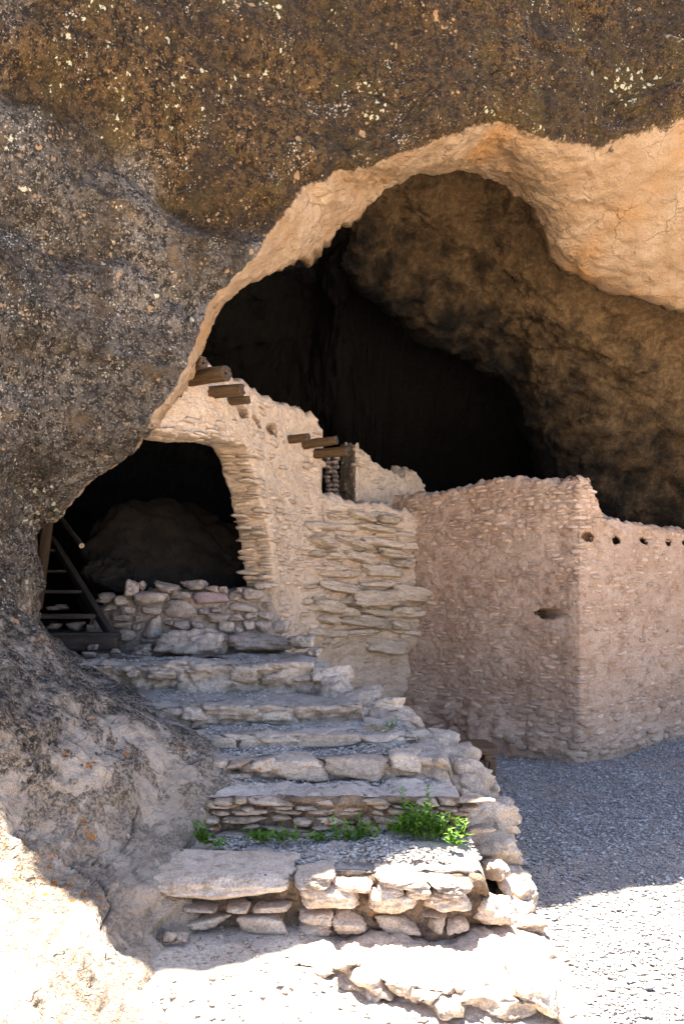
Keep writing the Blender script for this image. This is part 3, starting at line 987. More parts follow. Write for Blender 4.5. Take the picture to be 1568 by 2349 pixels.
sp = courses(TW, u_b0 - .1, u_b1 + .1, 1.2, 3.2, lambda r, z: r.uniform(.07, .165), lambda r, z: r.uniform(.25, .85), bul_mask, tw_disp,
             lambda r, u, z: r.uniform(.02, .13) * (1.0 if z < 2.8 else .4), .15, 92, .09, lambda u, z: -0.10 * (u - u_b0 - .6))
place_stones('slab', sp, L_SLAB, tw, 250, 4)
BIG = ((385, 900, 620, 975), (600, 925, 905, 995), (262, 1008, 445, 1110), (420, 1020, 700, 1105), (650, 1030, 985, 1110), (490, 1130, 780, 1215), (350, 1115, 500, 1200),
       (760, 1110, 1020, 1190), (340, 1265, 640, 1335), (660, 1215, 1000, 1330), (350, 1190, 520, 1265), (880, 1190, 1030, 1260), (330, 1340, 660, 1440), (640, 1340, 980, 1400),
       (550, 1405, 940, 1545), (810, 1375, 1150, 1510), (270, 1480, 500, 1600), (870, 1520, 1060, 1630), (280, 1600, 470, 1670), (460, 1600, 880, 1690), (510, 1690, 830, 1765),
       (690, 1770, 1060, 1900), (400, 1545, 640, 1610), (620, 1560, 880, 1610), (860, 1640, 1050, 1720), (390, 840, 560, 895), (560, 830, 760, 900), (760, 860, 930, 930))
for k, b in enumerate(BIG):
    x0, x1 = 619.7 + .3076 * b[0], 619.7 + .3076 * b[2]
    y0, y1 = 918.2 + .3076 * b[1], 918.2 + .3076 * b[3]
    u, zc = TW.uz((x0 + x1) / 2, (y0 + y1) / 2)
    t2, n2 = TW.tan(u), TW.nor(u)
    Yw = float(TW.xy(u)[1])
    dd = float(tw_disp(np.array([[u]]), np.array([[zc]]))[0, 0]) + (.27 if k in (14, 15) else .13 + .11 * ((k * 7) % 5) / 5)
    hw = (x1 - x0) / 2 / FPX * Yw / max(.5, t2[0] - t2[1] * ((x0 + x1) / 2 - 784) / FPX)
    hz = (y1 - y0) / 2 / FPX * Yw
    c = TW.pos(u, np.array(zc), np.array(dd - .2))
    a = -.10 + rg_s.normal(0, .05) if k not in (14, 20) else .02
    t, up = W(t2[0], t2[1], 0), W(0, 0, 1)
    hero_stone('slab', (c, t * math.cos(a) + up * math.sin(a), W(n2[0], n2[1], 0), up * math.cos(a) - t * math.sin(a), hw * 1.04, .2, hz * 1.0), M_BEDDING, tw, 300 + k, 14,
               noise=.2, jit=.14, sharp=8, extra=6)

# the stacked thin stones of the jamb, two columns deep
L_JAMB = stone_lib('jamb_stone', M_TAN, 10, 5, noise=.16, jit=.18, sharp=13)
sp = []
rg = np.random.default_rng(17)
z = 1.95
while z < 3.3:
    h = rg.uniform(.042, .078)
    x = np.interp(EYE - z, [-1.62, -1.5, -1.2, -.85, -.5, 0.25], [545, 570, 598, 614, 626, 636])
    # opening edge at this height, found on the curve itself
    uu = np.linspace(float(TW.u_of(500)), float(TW.u_of(640)), 200)
    ue = float(uu[np.argmax(tw_bot(uu) < z)])
    t2, n2 = TW.tan(np.array(ue)), TW.nor(np.array(ue))
    t, nn = W(t2[0], t2[1], 0), W(n2[0], n2[1], 0)
    for dep, ln in ((-.07, .10), (-.25, .11)):
        jut = rg.normal(.02, .055)
        c = TW.pos(np.array(ue), np.array(z + h / 2), np.array(dep + rg.normal(0, .015))) + t * (.05 - jut)
        a = rg.normal(0, .14)
        sp.append((c, t, nn * math.cos(a) + W(0, 0, 1) * math.sin(a), W(0, 0, 1), .13, ln * rg.uniform(.75, 1.1), h / 2 * rg.uniform(.66, .9)))
    z += h * 1.02
place_stones('jamb_stone', sp, L_JAMB, tw, 200, 6)
# ragged stones under the lintel
sp = []
for k, x in enumerate(np.linspace(335, 545, 22)):
    u = float(TW.u_of(x))
    zz = float(tw_bot(np.array([u]))[0]) + .01
    t2, n2 = TW.tan(np.array(u)), TW.nor(np.array(u))
    for dep in (-.05, -.2):
        c = TW.pos(np.array(u), np.array(zz + rg.normal(0, .012)), np.array(dep))
        sp.append((c, W(t2[0], t2[1], rg.normal(0, .08)), W(n2[0], n2[1], 0), W(0, 0, 1), rg.uniform(.06, .12), .1, rg.uniform(.02, .035)))
place_stones('lintel_stone', sp, stone_lib('lintel_stone', M_TAN, 8, 5, noise=.16), tw, 100, 7)

# ---- the corner building: two wall faces meeting at a corner
CORNER = W(2.71, 9.0)
BW = Wall([(0.70, 11.13), (0.98, 10.83), (1.92, 9.84), (2.60, 9.10)] + [(2.69, 9.03), (2.78, 9.07)] + [(3.4, 9.62), (4.57, 10.66), (6.4, 12.3)], smooth=False)
bw = empty('corner_house_wall', (2.71, 9.0, 0), 'pinkish plastered masonry house wall with sharp corner and row of beam holes', 'wall')
BTX = [860, 900, 1000, 1060, 1110, 1165, 1250, 1318, 1345, 1358, 1366, 1378, 1388, 1402, 1440, 1500, 1568, 1700]
BTY = [1150, 1141, 1130, 1115, 1108, 1095, 1105, 1098, 1100, 1108, 1140, 1160, 1182, 1190, 1194, 1208, 1215, 1235]
bu, bz = BW.uz(BTX, BTY)
uc_ = float(BW.u_of(1326))


def bw_top(u):
    return np.interp(u, bu, bz) + 0.045 * fbm(np.stack([u * 6, u * 0 + .7, u * 0], -1), 3, 15)


def bw_bot(u):
    return np.full_like(u, -0.12)


DR, DL = (.30, .95, 0), (.25, .96, -.05)
HB = [(BW.uz(x, y), r, q, dp, dr) for x, y, r, q, dp, dr in
      ((1350, 1231, .095, .05, .8, DR), (1413, 1238, .07, .043, .8, DR), (1478, 1241, .072, .038, .8, DR), (1531, 1243, .06, .04, .8, DR), (1568, 1246, .066, .042, .8, DR),
       (948, 1300, .055, .085, .15, DL), (1260, 1408, .17, .058, 1.6, (-.12, .99, -.04)))]  # slot: unseen closed tunnel past the wall's back, deepened to look dark


def bw_disp(u, z):
    q = np.stack([u, z, u * 0], -1)
    o = 0.045 * fbm(q * 0.9, 3, 31) + 0.026 * fbm(q * W(4, 9, 1), 4, 32) + 0.012 * fbm(q * W(17, 28, 1), 3, 33)
    left = sstep(uc_ + .02, uc_ - .3, u)
    o = o + 0.16 * sstep(0.75, 0.0, z) * (0.25 + left * sstep(uc_ - .4, uc_ - 1.4, u)) * (1 + 1.2 * fbm(q * 3, 2, 34))
    return o


us = np.concatenate([np.linspace(0.0, uc_ - .25, 220, endpoint=False), np.linspace(uc_ - .25, uc_ + .25, 50, endpoint=False),
                     np.linspace(uc_ + .25, float(BW.u_of(1620)), 190, endpoint=False), np.linspace(float(BW.u_of(1620)), BW.L[-1], 30)])
build_wall('plaster', BW, us, bw_bot, bw_top, 0.40, bw_disp, M_PINKP, bw, 250, bw.location, HB)
L_PINK = stone_lib('stone', M_PINK, 14, 4, noise=.13, jit=.22)


def bw_mask(u, z):
    nse = fbm(np.stack([u * 1.3, z * 1.3, u * 0 + 7.3], -1), 3, 72)
    p = 0.62 + 0.9 * nse + 0.35 * np.exp(-((u - uc_) / .15)**2) + .25 * ((z > 2.6) | (z < .7))
    p = np.where(z > bw_top(u) - .03, 0, p)
    for (hu, hz), ru, rz, dp, dr in HB:
        p = np.where((np.abs(u - hu) < ru + .07) & (np.abs(z - hz) < rz + .045), 0, p)
    return p


sp = courses(BW, 0.1, float(BW.u_of(1600)), 0.02, 3.4, lambda r, z: r.uniform(.032, .07) * (1.5 if z < .5 else 1), lambda r, z: r.uniform(.07, .24) * (1.3 if z < .5 else 1),
             bw_mask, bw_disp, lambda r, u, z: r.uniform(-.002, .028) + (.010 if z < .6 or z > 2.7 else 0), .05, 95, .06)
place_stones('stone', sp, L_PINK, bw, 298, 8)
for k, (x0, y0, x1, y1, Y) in enumerate(((1222, 1424, 1282, 1446, 9.36),)):
    hero_stone('sill_stone', px_stone(x0, y0, x1, y1, Y, .1, (-.7, .72, 0), (-.72, -.7, 0)), M_PINK, bw, 340 + k, 8)
sp = []
for k in range(16):
    x = 950 + k * 13 + rg.uniform(-4, 4)
    u = float(BW.u_of(x))
    t2, n2 = BW.tan(np.array(u)), BW.nor(np.array(u))
    s_ = rg.uniform(.08, .17)
    c = BW.pos(np.array(u), np.array(rg.uniform(.0, .22)), np.array(rg.uniform(.0, .08)))
    sp.append((c, W(t2[0], t2[1], rg.normal(0, .3)), W(n2[0], n2[1], 0), W(0, 0, 1), s_, .12, s_ * .6))
place_stones('foundation_stone', sp, stone_lib('foundation_stone', M_PINK, 8, 6, noise=.15), bw, 50, 9)

# ---- walls further back in the cave
def back_wall(label, pts, tops, thick, mat, seed, zb=0.0, mask=.45, lib=None):
    w = Wall(pts, smooth=False)
    o = empty('inner_wall', (pts[1][0], pts[1][1], 0), label, 'wall', 'walls inside the cave')
    tx, ty = zip(*tops)
    u_, z_ = w.uz(tx, ty)

    def top(u):
        return np.interp(u, u_, z_) + 0.04 * fbm(np.stack([u * 6, u * 0 + seed, u * 0], -1), 3, 15)

    def dsp(u, z):
        q = np.stack([u, z, u * 0 + seed], -1)
        return 0.03 * fbm(q * 1.2, 3, 31) + 0.022 * fbm(q * W(5, 9, 1), 4, 32) + 0.012 * fbm(q * 24, 3, 33)

    build_wall('plaster', w, np.linspace(0, w.L[-1], 150), lambda u: np.full_like(u, zb), top, thick, dsp, mat, o, 160, o.location)
    sp = courses(w, .05, w.L[-1] - .05, max(zb, 2.4), float(z_.max()) + .1, lambda r, z: r.uniform(.05, .09), lambda r, z: r.uniform(.08, .22),
                 lambda u, z: np.where(z < top(u) - .04, mask, 0), dsp, lambda r, u, z: r.uniform(.008, .035), .05, seed, .06)
    place_stones('stone', sp, lib or L_TAN, o, 200, seed)
    return o


back_wall('narrow tan wall end with sloping broken top, right of the lowest beam', [(-0.05, 12.25), (0.195, 11.5), (0.75, 12.05), (1.0, 12.3)],
          [(770, 1022), (815, 1022), (838, 1035), (860, 1060), (885, 1078), (905, 1083), (935, 1100)], .07, M_TANP, 3)
back_wall('low dim wall with broken top behind the sloping wall end', [(0.75, 12.75), (1.0, 12.6), (1.42, 12.9), (1.8, 13.3)],
          [(880, 1078), (935, 1076), (950, 1078), (965, 1098), (980, 1130), (1010, 1150)], .3, M_TANP, 4)
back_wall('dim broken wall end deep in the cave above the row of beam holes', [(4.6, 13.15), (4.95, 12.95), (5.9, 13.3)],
          [(1430, 1158), (1450, 1152), (1500, 1150), (1535, 1165)], .3, M_SHADEP, 5, 0.0, .4, stone_lib('smoked_stone', M_SHADEP, 6, 4))  # plaster and stones both carry the cave's shade in their colour

# ---- low rubble wall across the opening
lw = empty('rubble_wall', (-1.6, 8.7, 1.2), 'low rubble stone wall below the dark opening at the top of the stairs', 'wall')
LWL = Wall([(-2.75, 8.75), (-2.2, 8.62), (-1.6, 8.6), (-0.95, 8.72), (-0.72, 8.86)])
lwu, lwz = LWL.uz([215, 240, 300, 400, 500, 560, 620, 680], [1395, 1382, 1362, 1358, 1362, 1355, 1345, 1345])


def lw_disp(u, z):
    q = np.stack([u, z, u * 0 + 5], -1)
    return 0.06 * fbm(q * 2.0, 3, 36) + 0.03 * fbm(q * 7, 4, 37) + .18 * sstep(1.75, 1.2, z)


build_wall('mortar', LWL, np.linspace(0, LWL.L[-1], 190), lambda u: np.full_like(u, .9), lambda u: np.interp(u, lwu, lwz), .45, lw_disp,
           rocky('rubble_mortar', (.30, .23, .175), (.37, .285, .215), (.22, .165, .12), 4, 80, .9), lw, 110, lw.location)
Z1 = [  # picture boxes in the enlarged view, halved below
    (445, 1212, 522, 1268), (515, 1222, 592, 1272), (605, 1205, 765, 1272), (768, 1203, 880, 1243), (880, 1208, 1045, 1265), (1045, 1210, 1110, 1255),
    (1110, 1197, 1205, 1250), (1155, 1165, 1245, 1197), (540, 1280, 625, 1316), (628, 1278, 735, 1316), (735, 1250, 900, 1336), (900, 1283, 960, 1318),
    (960, 1283, 1010, 1308), (1010, 1262, 1180, 1302), (1185, 1255, 1240, 1292), (495, 1316, 610, 1346), (612, 1318, 650, 1350), (650, 1318, 740, 1425),
    (935, 1308, 1045, 1360), (1040, 1312, 1115, 1346), (1120, 1302, 1180, 1340), (515, 1346, 610, 1380), (600, 1355, 645, 1390), (525, 1380, 620, 1436),
    (790, 1340, 870, 1386), (742, 1340, 790, 1366), (1000, 1346, 1076, 1402), (1110, 1340, 1166, 1392), (1170, 1345, 1240, 1400), (1245, 1340, 1330, 1402),
    (870, 1345, 930, 1380), (1180, 1300, 1250, 1338), (1060, 1370, 1112, 1405), (640, 1425, 720, 1460), (470, 1270, 540, 1300), (430, 1240, 500, 1262)]
for k, b in enumerate(Z1):
    x0, x1 = b[0] * .5, b[2] * .5
    y0, y1 = 752.6 + b[1] * .5, 752.6 + b[3] * .5
    u = float(LWL.u_of((x0 + x1) / 2))
    zc = EYE - ((y0 + y1) / 2 - HOR) / FPX * 8.6
    Y = float(LWL.xy(np.array(u))[1]) - float(lw_disp(np.array([[u]]), np.array([[zc]]))[0, 0]) - .11
    hero_stone('stone', px_stone(x0 - 1, y0 - 1, x1 + 1, y1 + 1, Y, .13, tilt=rg.normal(0, .06)), M_PURPLE if k == 4 else M_LOW, lw, 400 + k, 8,
               noise=.12, jit=.2, sharp=9 if k in (2, 10, 17) else 14)
for k, (b, Y, dep, mt, nm) in enumerate((((690, 1378, 1050, 1540), 7.95, .4, M_LOW, 'bedrock_lump'), ((1010, 1398, 1335, 1505), 8.15, .3, M_LOW, 'flat_block'),
                                         ((575, 1450, 690, 1520), 7.95, .16, M_DARKROCK, 'bedrock_lump'), ((1305, 1408, 1445, 1478), 7.95, .2, M_STAIR_UP, 'flat_block'),
                                         ((1395, 1470, 1478, 1518), 7.7, .16, M_STAIR_UP, 'flat_block'))):
    x0, x1 = b[0] * .5, b[2] * .5
    y0, y1 = 752.6 + b[1] * .5, 752.6 + b[3] * .5
    hero_stone(nm, px_stone(x0, y0, x1, y1, Y, dep), mt, lw, 460 + k, 16, noise=.2, jit=.25, sharp=12)

# ---- loose stones lying on that wall
for k, (b, Y, lab) in enumerate((((545, 1150, 632, 1237), 8.5, 'upright rounded loose boulder at the left on the rubble wall'),
                                 ((628, 1160, 663, 1207), 8.55, 'small pointed loose stone beside the upright boulder'),
                                 ((690, 1160, 816, 1215), 8.5, 'loose angular stone lying tilted on the rubble wall'),
                                 ((815, 1153, 938, 1203), 8.5, 'long pale loose block in the middle of the rubble wall top'),
                                 ((935, 1178, 1002, 1213), 8.5, 'small loose slab right of the long pale block'),
                                 ((998, 1183, 1042, 1217), 8.5, 'small knobbly loose stone near the purple stone'),
                                 ((1080, 1188, 1110, 1212), 8.5, 'tiny pale cube of stone at the right on the rubble wall'))):
    x0, x1 = b[0] * .5, b[2] * .5
    y0, y1 = 752.6 + b[1] * .5, 752.6 + b[3] * .5
    o = hero_stone('loose_stone', px_stone(x0, y0, x1, y1, Y, (x1 - x0) / FPX * Y * .5 + .03, tilt=(.0, .3, -.12, .02, 0, .1, 0)[k]), M_LOW, None, 480 + k, 12, noise=.1, jit=.3)
    tag(o, lab, 'stone', 'loose stones on the rubble wall')

# ---- boulder in the dark room and the room floor
V, F = stone_verts(511, 40, noise=.14, jit=.2, sharp=3.2)
me = mesh_from('boulder', V, F)
o = link('boulder', me, M_BOULDER, None, frame(P(410, 1345, 10.6), (1, .15, 0.0), (0, -1, .35), (.1, 0.3, 1), 1.25, .9, 1.02))
tag(o, 'big rounded grey boulder inside the dark room behind the rubble wall', 'boulder')
V, F = stone_verts(513, 24, noise=.16, jit=.25, sharp=12)
o = link('boulder', mesh_from('boulder', V, F), M_BOULDER, None, frame(P(250, 1320, 9.5), (1, 0, 0), (0, -1, .2), (0, .2, 1), .30, .3, .22))
tag(o, 'smaller knobbly boulder at the foot of the big one in the dark room', 'boulder')
gxx, gyy = np.meshgrid(np.linspace(-6, 6, 120), np.linspace(7.6, 17.5, 100), indexing='ij')
gzz = 1.22 + .25 * sstep(8.7, 10, gyy) + .08 * fbm(np.stack([gxx, gyy, gxx * 0], -1) * 1.5, 4, 12)
wx = np.interp(gyy, TW.D[:, 1], TW.D[:, 0])
gzz = np.where((gxx > wx - .9) & (gyy > 8.9) & (gyy < 12.4), -.5, gzz)
gzz = np.where((gxx > -1.0) & (gyy < 9.0), -.5, gzz)
me = mesh_from('cave_floor', np.stack([gxx, gyy, gzz], -1), grid_faces(120, 100, True))
tag(link('cave_floor', me, M_DARKROCK), kind='structure')

# ------------------------------------------------------------------ the stone staircase
stair = empty('stone_staircase', (0, 4.0, 0), 'rough stone staircase with rubble risers and dusty treads beside the cliff', 'staircase')
SO = np.array(stair.location)
#        front y, top z, left x, right x, material of the riser, bottom z
STEPS = [
    dict(Y=3.40, z=0.075, x0=-0.75, x1=1.02, bz=-.15, back=4.3, bow=.10, m=M_STAIR),
    dict(Y=4.12, z=0.37, x0=-1.0, x1=0.88, bz=-.05, back=4.95, bow=.06, m=M_MORTAR),
    dict(Y=4.78, z=0.605, x0=-.92, x1=0.86, bz=.25, back=5.35, bow=.04, m=M_MORTAR),
    dict(Y=5.21, z=0.748, x0=-1.0, x1=0.85, bz=.45, back=5.8, bow=.05, m=M_STAIR_UP),
    dict(Y=5.62, z=0.835, x0=-1.25, x1=0.68, bz=.6, back=6.3, bow=.02, m=M_STAIR_UP),
    dict(Y=6.12, z=0.985, x0=-1.8, x1=0.30, bz=.7, back=7.2, bow=.06, m=M_STAIR_UP),
    dict(Y=7.02, z=1.245, x0=-2.6, x1=-0.10, bz=.8, back=8.6, bow=.10, m=M_STAIR_UP),
]
step_objs = []


def step_front(s, x):
    if s['Y'] < 3.9:
        return np.interp(x, [-.75, -.27, .1, .45, 1.05], [3.85, 3.68, 3.55, 3.40, 3.30]) + .05 * perlin(np.stack([x * 3, x * 0, x * 0], -1), 65)
    return s['Y'] - s['bow'] * (np.clip((x - .1) / 1.2, -1.2, 1.2)**2) * (1 if s['Y'] > 3.9 else .3) + .05 * perlin(np.stack([x * 1.7, x * 0 + s['Y'], x * 0], -1), 66)


for i, s in enumerate(STEPS):
    nx = int((s['x1'] - s['x0']) / .014)
    X = np.linspace(s['x0'], s['x1'], nx)
    yf = step_front(s, X)
    hz = s['z'] - s['bz']
    a = np.linspace(0, 1, 26)
    b = np.linspace(0, 1, 70)
    # profile: up the riser, over a rounded nose, along the tread
    r = .06 if i in (1, 5, 6) else .04
    prof = [(0.02, s['bz'] + (hz - r) * t) for t in a[:-1]]
    prof += [(r - r * math.cos(q) + .0, s['z'] - r + r * math.sin(q)) for q in np.linspace(0, math.pi / 2, 9)]
    prof = np.array(prof)
    tread = r + (s['back'] - s['Y'] - r) * b[1:]**1.15
    py_ = np.concatenate([prof[:, 0], tread])
    pz_ = np.concatenate([prof[:, 1], np.full(len(tread), s['z'])])
    Gs = np.zeros((nx, len(py_), 3))
    Gs[..., 0] = X[:, None]
    Gs[..., 1] = yf[:, None] + py_[None]
    Gs[..., 2] = pz_[None]
    isr = (np.arange(len(py_)) < len(prof))[None]
    q = Gs.copy()
    dn = 0.075 * fbm(q * 1.8, 3, 70 + i) + .05 * fbm(q * W(5, 5, 9), 4, 80 + i) + .012 * fbm(q * 24, 3, 90)
    wa, wb, wid_ = worley(q * W(3.2, 3.2, 8.5) + .35 * np.stack([fbm(q * 3, 2, 61), fbm(q * 3, 2, 62), fbm(q * 3, 2, 63)], -1), 70 + i)
    blk = (.045 if i > 2 else .07) * (wid_ - .5) - (.035 if i > 2 else .05) * np.exp(-((wb - wa) / .07)**2)
    dn = dn + blk * np.where(isr, 1.0, .28)
    if i == 0:
        dn *= 1.3
    Gs[..., 1] -= np.where(isr, dn * (.7 if i in (1, 2) else 1.2), 0)
    Gs[..., 2] += np.where(isr, 0.3 * dn * (py_ > 0.021)[None], .55 * dn)
    wf = sstep(0, .16, X - s['x0']) * sstep(0, .14, s['x1'] - X)
    right = sstep(.16, 0, s['x1'] - X)
    Gs[..., 2] -= right[:, None] * (Gs[..., 2] + .1)
    Gs[..., 1] += right[:, None] * isr * .08
    if i == 0:
        Gs[..., 2] -= (sstep(.55, 0, X - s['x0']) * .22)[:, None]
    me = mesh_from('step', Gs - SO, grid_faces(nx, len(py_), True))
    me.materials.append(s['m'])
    me.materials.append(M_DUST if i else M_STAIR)
    fm = np.repeat((np.arange(len(py_) - 1) > len(prof) - 4)[None], nx - 1, 0).astype(np.int32)
    me.polygons.foreach_set('material_index', fm.ravel())
    o = link('step', me, None, stair)
    step_objs.append(o)


def riser_stones(i, boxes, mat, dep=.10, seed=0, n=10, name='stone', proud=.03, **kw):
    """boxes in picture coordinates; each stone becomes a piece of step i"""
    s = STEPS[i]
    for k, b in enumerate(boxes):
        Yc = s['Y']
        for _ in range(3):
            xw = ((b[0] + b[2]) / 2 - 784) / FPX * Yc
            Yc = float(step_front(s, np.array([xw]))[0]) - proud
        spec = px_stone(b[0] - 1, b[1] - 1, b[2] + 1, b[3] + 1, Yc, b[4] if len(b) > 4 else dep, tilt=rg.normal(0, .04))
        spec = (spec[0] - SO,) + spec[1:]
        V, F = stone_verts(seed + k, n, **kw)
        me = mesh_from(name, V, F)
        me.materials.append(mat[k % len(mat)] if isinstance(mat, list) else mat)
        link(name, me, None, step_objs[i], frame(*spec))


def z5(b):
    return (250.9 + .52 * b[0], 1756 + .52 * b[1], 250.9 + .52 * b[2], 1756 + .52 * b[3]) + tuple(b[4:])


def z6(b):
    return (815.4 + .48 * b[0], 1568 + .48 * b[1], 815.4 + .48 * b[2], 1568 + .48 * b[3]) + tuple(b[4:])


def z4(b):
    return (188.2 + .48 * b[0], 1442.6 + .48 * b[1], 188.2 + .48 * b[2], 1442.6 + .48 * b[3]) + tuple(b[4:])


# lowest ragged edge in the sun
riser_stones(0, [(655, 2222, 772, 2262, .18), (770, 2218, 838, 2252, .16), z6((35, 1440, 172, 1532, .16)), z6((180, 1440, 330, 1560, .2)), z6((300, 1500, 480, 1590, .16)),
                 z6((480, 1470, 740, 1600, .22)), z6((745, 1450, 1050, 1600, .24)), z6((560, 1580, 800, 1660, .14)), z6((190, 1570, 480, 1660, .12))],
             M_STAIR, .16, 600, 14, proud=.0, noise=.16, jit=.25, sharp=12)
# big riser: caps then lower courses
riser_stones(1, [z5(b) for b in ((150, 492, 838, 612, .26), (830, 552, 1112, 656, .18), (1138, 585, 1372, 676, .18), (1388, 580, 1605, 668, .18),
                                 (790, 505, 1000, 566, .3), (965, 530, 1175, 592, .28), (1165, 522, 1440, 566, .3), (1405, 530, 1620, 580, .3), (1180, 553, 1300, 600, .16), (1300, 548, 1425, 606, .16), (1420, 560, 1600, 598, .18))],
             M_STAIR, .2, 620, 16, name='cap_stone', proud=.12, noise=.12, jit=.10, sharp=12)
riser_stones(1, [z5(b) for b in ((190, 628, 300, 656), (300, 640, 470, 658), (495, 633, 617, 664), (628, 628, 802, 667), (320, 688, 530, 748), (555, 680, 786, 777), (828, 660, 987, 716),
                                 (830, 712, 980, 772), (985, 675, 1147, 767), (1172, 690, 1372, 778), (1408, 684, 1492, 756), (1490, 690, 1600, 752), (215, 682, 310, 712), (1380, 672, 1500, 690))],
             M_STAIR, .10, 640, 12, proud=.09, noise=.12, jit=.2, sharp=14)
# second riser: many small courses
bx = []
y = 1836
while y < 1920:
    h = rg.uniform(11, 21)
    x = 462 + rg.uniform(0, 25)
    while x < 1075 - (y - 1836) * .1:
        w = rg.uniform(22, 60) if rg.uniform() < .6 else rg.uniform(60, 125)
        if rg.uniform() < .88:
            dy = rg.uniform(-4, 4)
            bx.append((x, y + dy, x + w * .97, y + dy + h * rg.uniform(.7, 1.05)))
        x += w
    y += h
riser_stones(1 + 1, bx, M_LICHEN, .07, 700, 8, proud=.045, noise=.2, jit=.3, sharp=9)
# third riser
riser_stones(3, [z4(b) for b in ((572, 635, 692, 697), (640, 700, 812, 747), (690, 640, 800, 682), (800, 628, 930, 690), (570, 690, 640, 740))], M_LICHEN, .1, 760, 10, proud=.07, noise=.14, jit=.25)
riser_stones(3, [z4(b) for b in ((850, 622, 1180, 738, .16), (1150, 622, 1478, 732, .16), (1470, 600, 1640, 700, .16))], M_STAIR_UP, .16, 770, 16, proud=.07, noise=.13, jit=.14, sharp=12)
# kerb blocks
riser_stones(4, [z4(b) for b in ((585, 525, 738, 576), (745, 530, 986, 587), (990, 503, 1335, 568))], M_STAIR_UP, .10, 780, 12, name='kerb_block', proud=.06, noise=.06, jit=.08, sharp=14)
riser_stones(5, [z4(b) for b in ((455, 378, 600, 445), (640, 372, 850, 455), (850, 400, 1010, 450), (490, 440, 600, 480))],
             M_STAIR_UP, .12, 790, 12, proud=.05, noise=.16, jit=.22, sharp=12)
riser_stones(6, [z4(b) for b in ((275, 198, 445, 252), (690, 180, 835, 262), (835, 212, 992, 272), (190, 200, 258, 238), (860, 160, 985, 210))],
             M_STAIR_UP, .10, 810, 12, proud=.06, noise=.15, jit=.22, sharp=13)
# edging stones up the open side
EDG = [(1151, 2010, 1248, 2088, 4.50, .22), (1049, 1918, 1216, 1998, 4.75, .26), (1065, 1848, 1190, 1922, 5.05, .18), (1145, 1842, 1189, 1902, 5.15, .14), (1075, 1822, 1153, 1855, 5.3, .16),
       (1032, 1772, 1151, 1834, 5.35, .2), (986, 1710, 1105, 1798, 5.65, .22), (990, 1679, 1060, 1735, 5.95, .18), (905, 1679, 1000, 1721, 5.95, .16), (861, 1638, 976, 1685, 6.25, .2),
       (842, 1604, 935, 1636, 6.55, .2), (772, 1585, 874, 1640, 6.6, .22), (721, 1529, 814, 1580, 6.95, .2), (660, 1532, 724, 1573, 7.0, .14), (1101, 2060, 1185, 2126, 4.02, .14),
       (1097, 2140, 1175, 2196, 3.95, .13), (1181, 2104, 1264, 2150, 4.2, .16), (1221, 2158, 1285, 2208, 3.95, .16), (1150, 2085, 1240, 2130, 4.3, .16), (1120, 1990, 1180, 2040, 4.45, .2),
       (960, 1712, 1000, 1740, 5.8, .12), (1034, 1846, 1075, 1876, 5.1, .1), (985, 1762, 1026, 1796, 5.45, .1), (740, 1560, 800, 1600, 6.85, .2), (820, 1575, 880, 1615, 6.9, .2),
       (900, 1620, 960, 1650, 6.6, .2), (1180, 2040, 1250, 2110, 4.45, .2), (1040, 1725, 1080, 1790, 5.9, .25), (1095, 1780, 1150, 1850, 5.6, .25), (1140, 1860, 1190, 1960, 5.2, .25)]
for k, (x0, y0, x1, y1, Y, dep) in enumerate(EDG):
    sp_ = px_stone(x0, y0, x1, y1, Y, dep, (1, .12, 0), (.12, -1, 0.25), tilt=rg.normal(0, .05))
    sp_ = (sp_[0] + W(0, 0, .035 if k not in (14, 15, 16, 17) else 0),) + sp_[1:4] + (sp_[4] * 1.16, sp_[5] * 1.1, sp_[6] * 1.12)
    hero_stone('edging_stone', sp_, M_STAIR if k in (0, 1, 2, 3, 14, 15, 16, 17, 18, 19, 26) else M_STAIR_UP, stair, 850 + k, 14, noise=.17, jit=.25, sharp=12)

# mortared core of the kerb, running down the open side under the edging stones
KP = np.array([(.86, 4.10, -.15), (.87, 4.25, .24), (.90, 4.6, .37), (.91, 4.95, .50), (.87, 5.3, .63), (.78, 5.65, .735), (.64, 5.95, .82), (.44, 6.3, .91), (.18, 6.62, 1.0), (-.08, 6.95, 1.17), (-.26, 7.4, 1.28)])
KP = KP[3:]
KP[0] += (0, -.1, -.3)
KP[:, 2] -= .045
KC = cardinal(KP, [34] * (len(KP) - 1), .5)
KT = np.gradient(KC[:, :2], axis=0)
KT /= np.linalg.norm(KT, axis=1, keepdims=True)
KN = np.stack([KT[:, 1], -KT[:, 0]], -1)
sec = cardinal(np.array([(-.14, -.35), (-.12, -.08), (-.06, -.01), (.05, .0), (.12, -.06), (.16, -.3), (.19, -1.4)]), [8, 10, 14, 12, 12, 26], .4)
KG = np.concatenate([KC[:, None, :2] + KN[:, None] * sec[None, :, :1], KC[:, None, 2:] + sec[None, :, 1:]], -1)
wa, wb, wi = worley(KG * W(4, 4, 6.5) + .3 * np.stack([fbm(KG * 3, 2, 61), fbm(KG * 3, 2, 62), fbm(KG * 3, 2, 63)], -1), 88)
KG = KG + grid_normals(KG) * (.05 * fbm(KG * 3, 3, 64) + .02 * fbm(KG * 14, 3, 65) + .05 * (wi - .5) - .03 * np.exp(-((wb - wa) / .06)**2))[..., None] * -1
link('kerb', mesh_from('kerb', KG - SO, grid_faces(KG.shape[0], KG.shape[1], True)), M_STAIR_UP, stair)

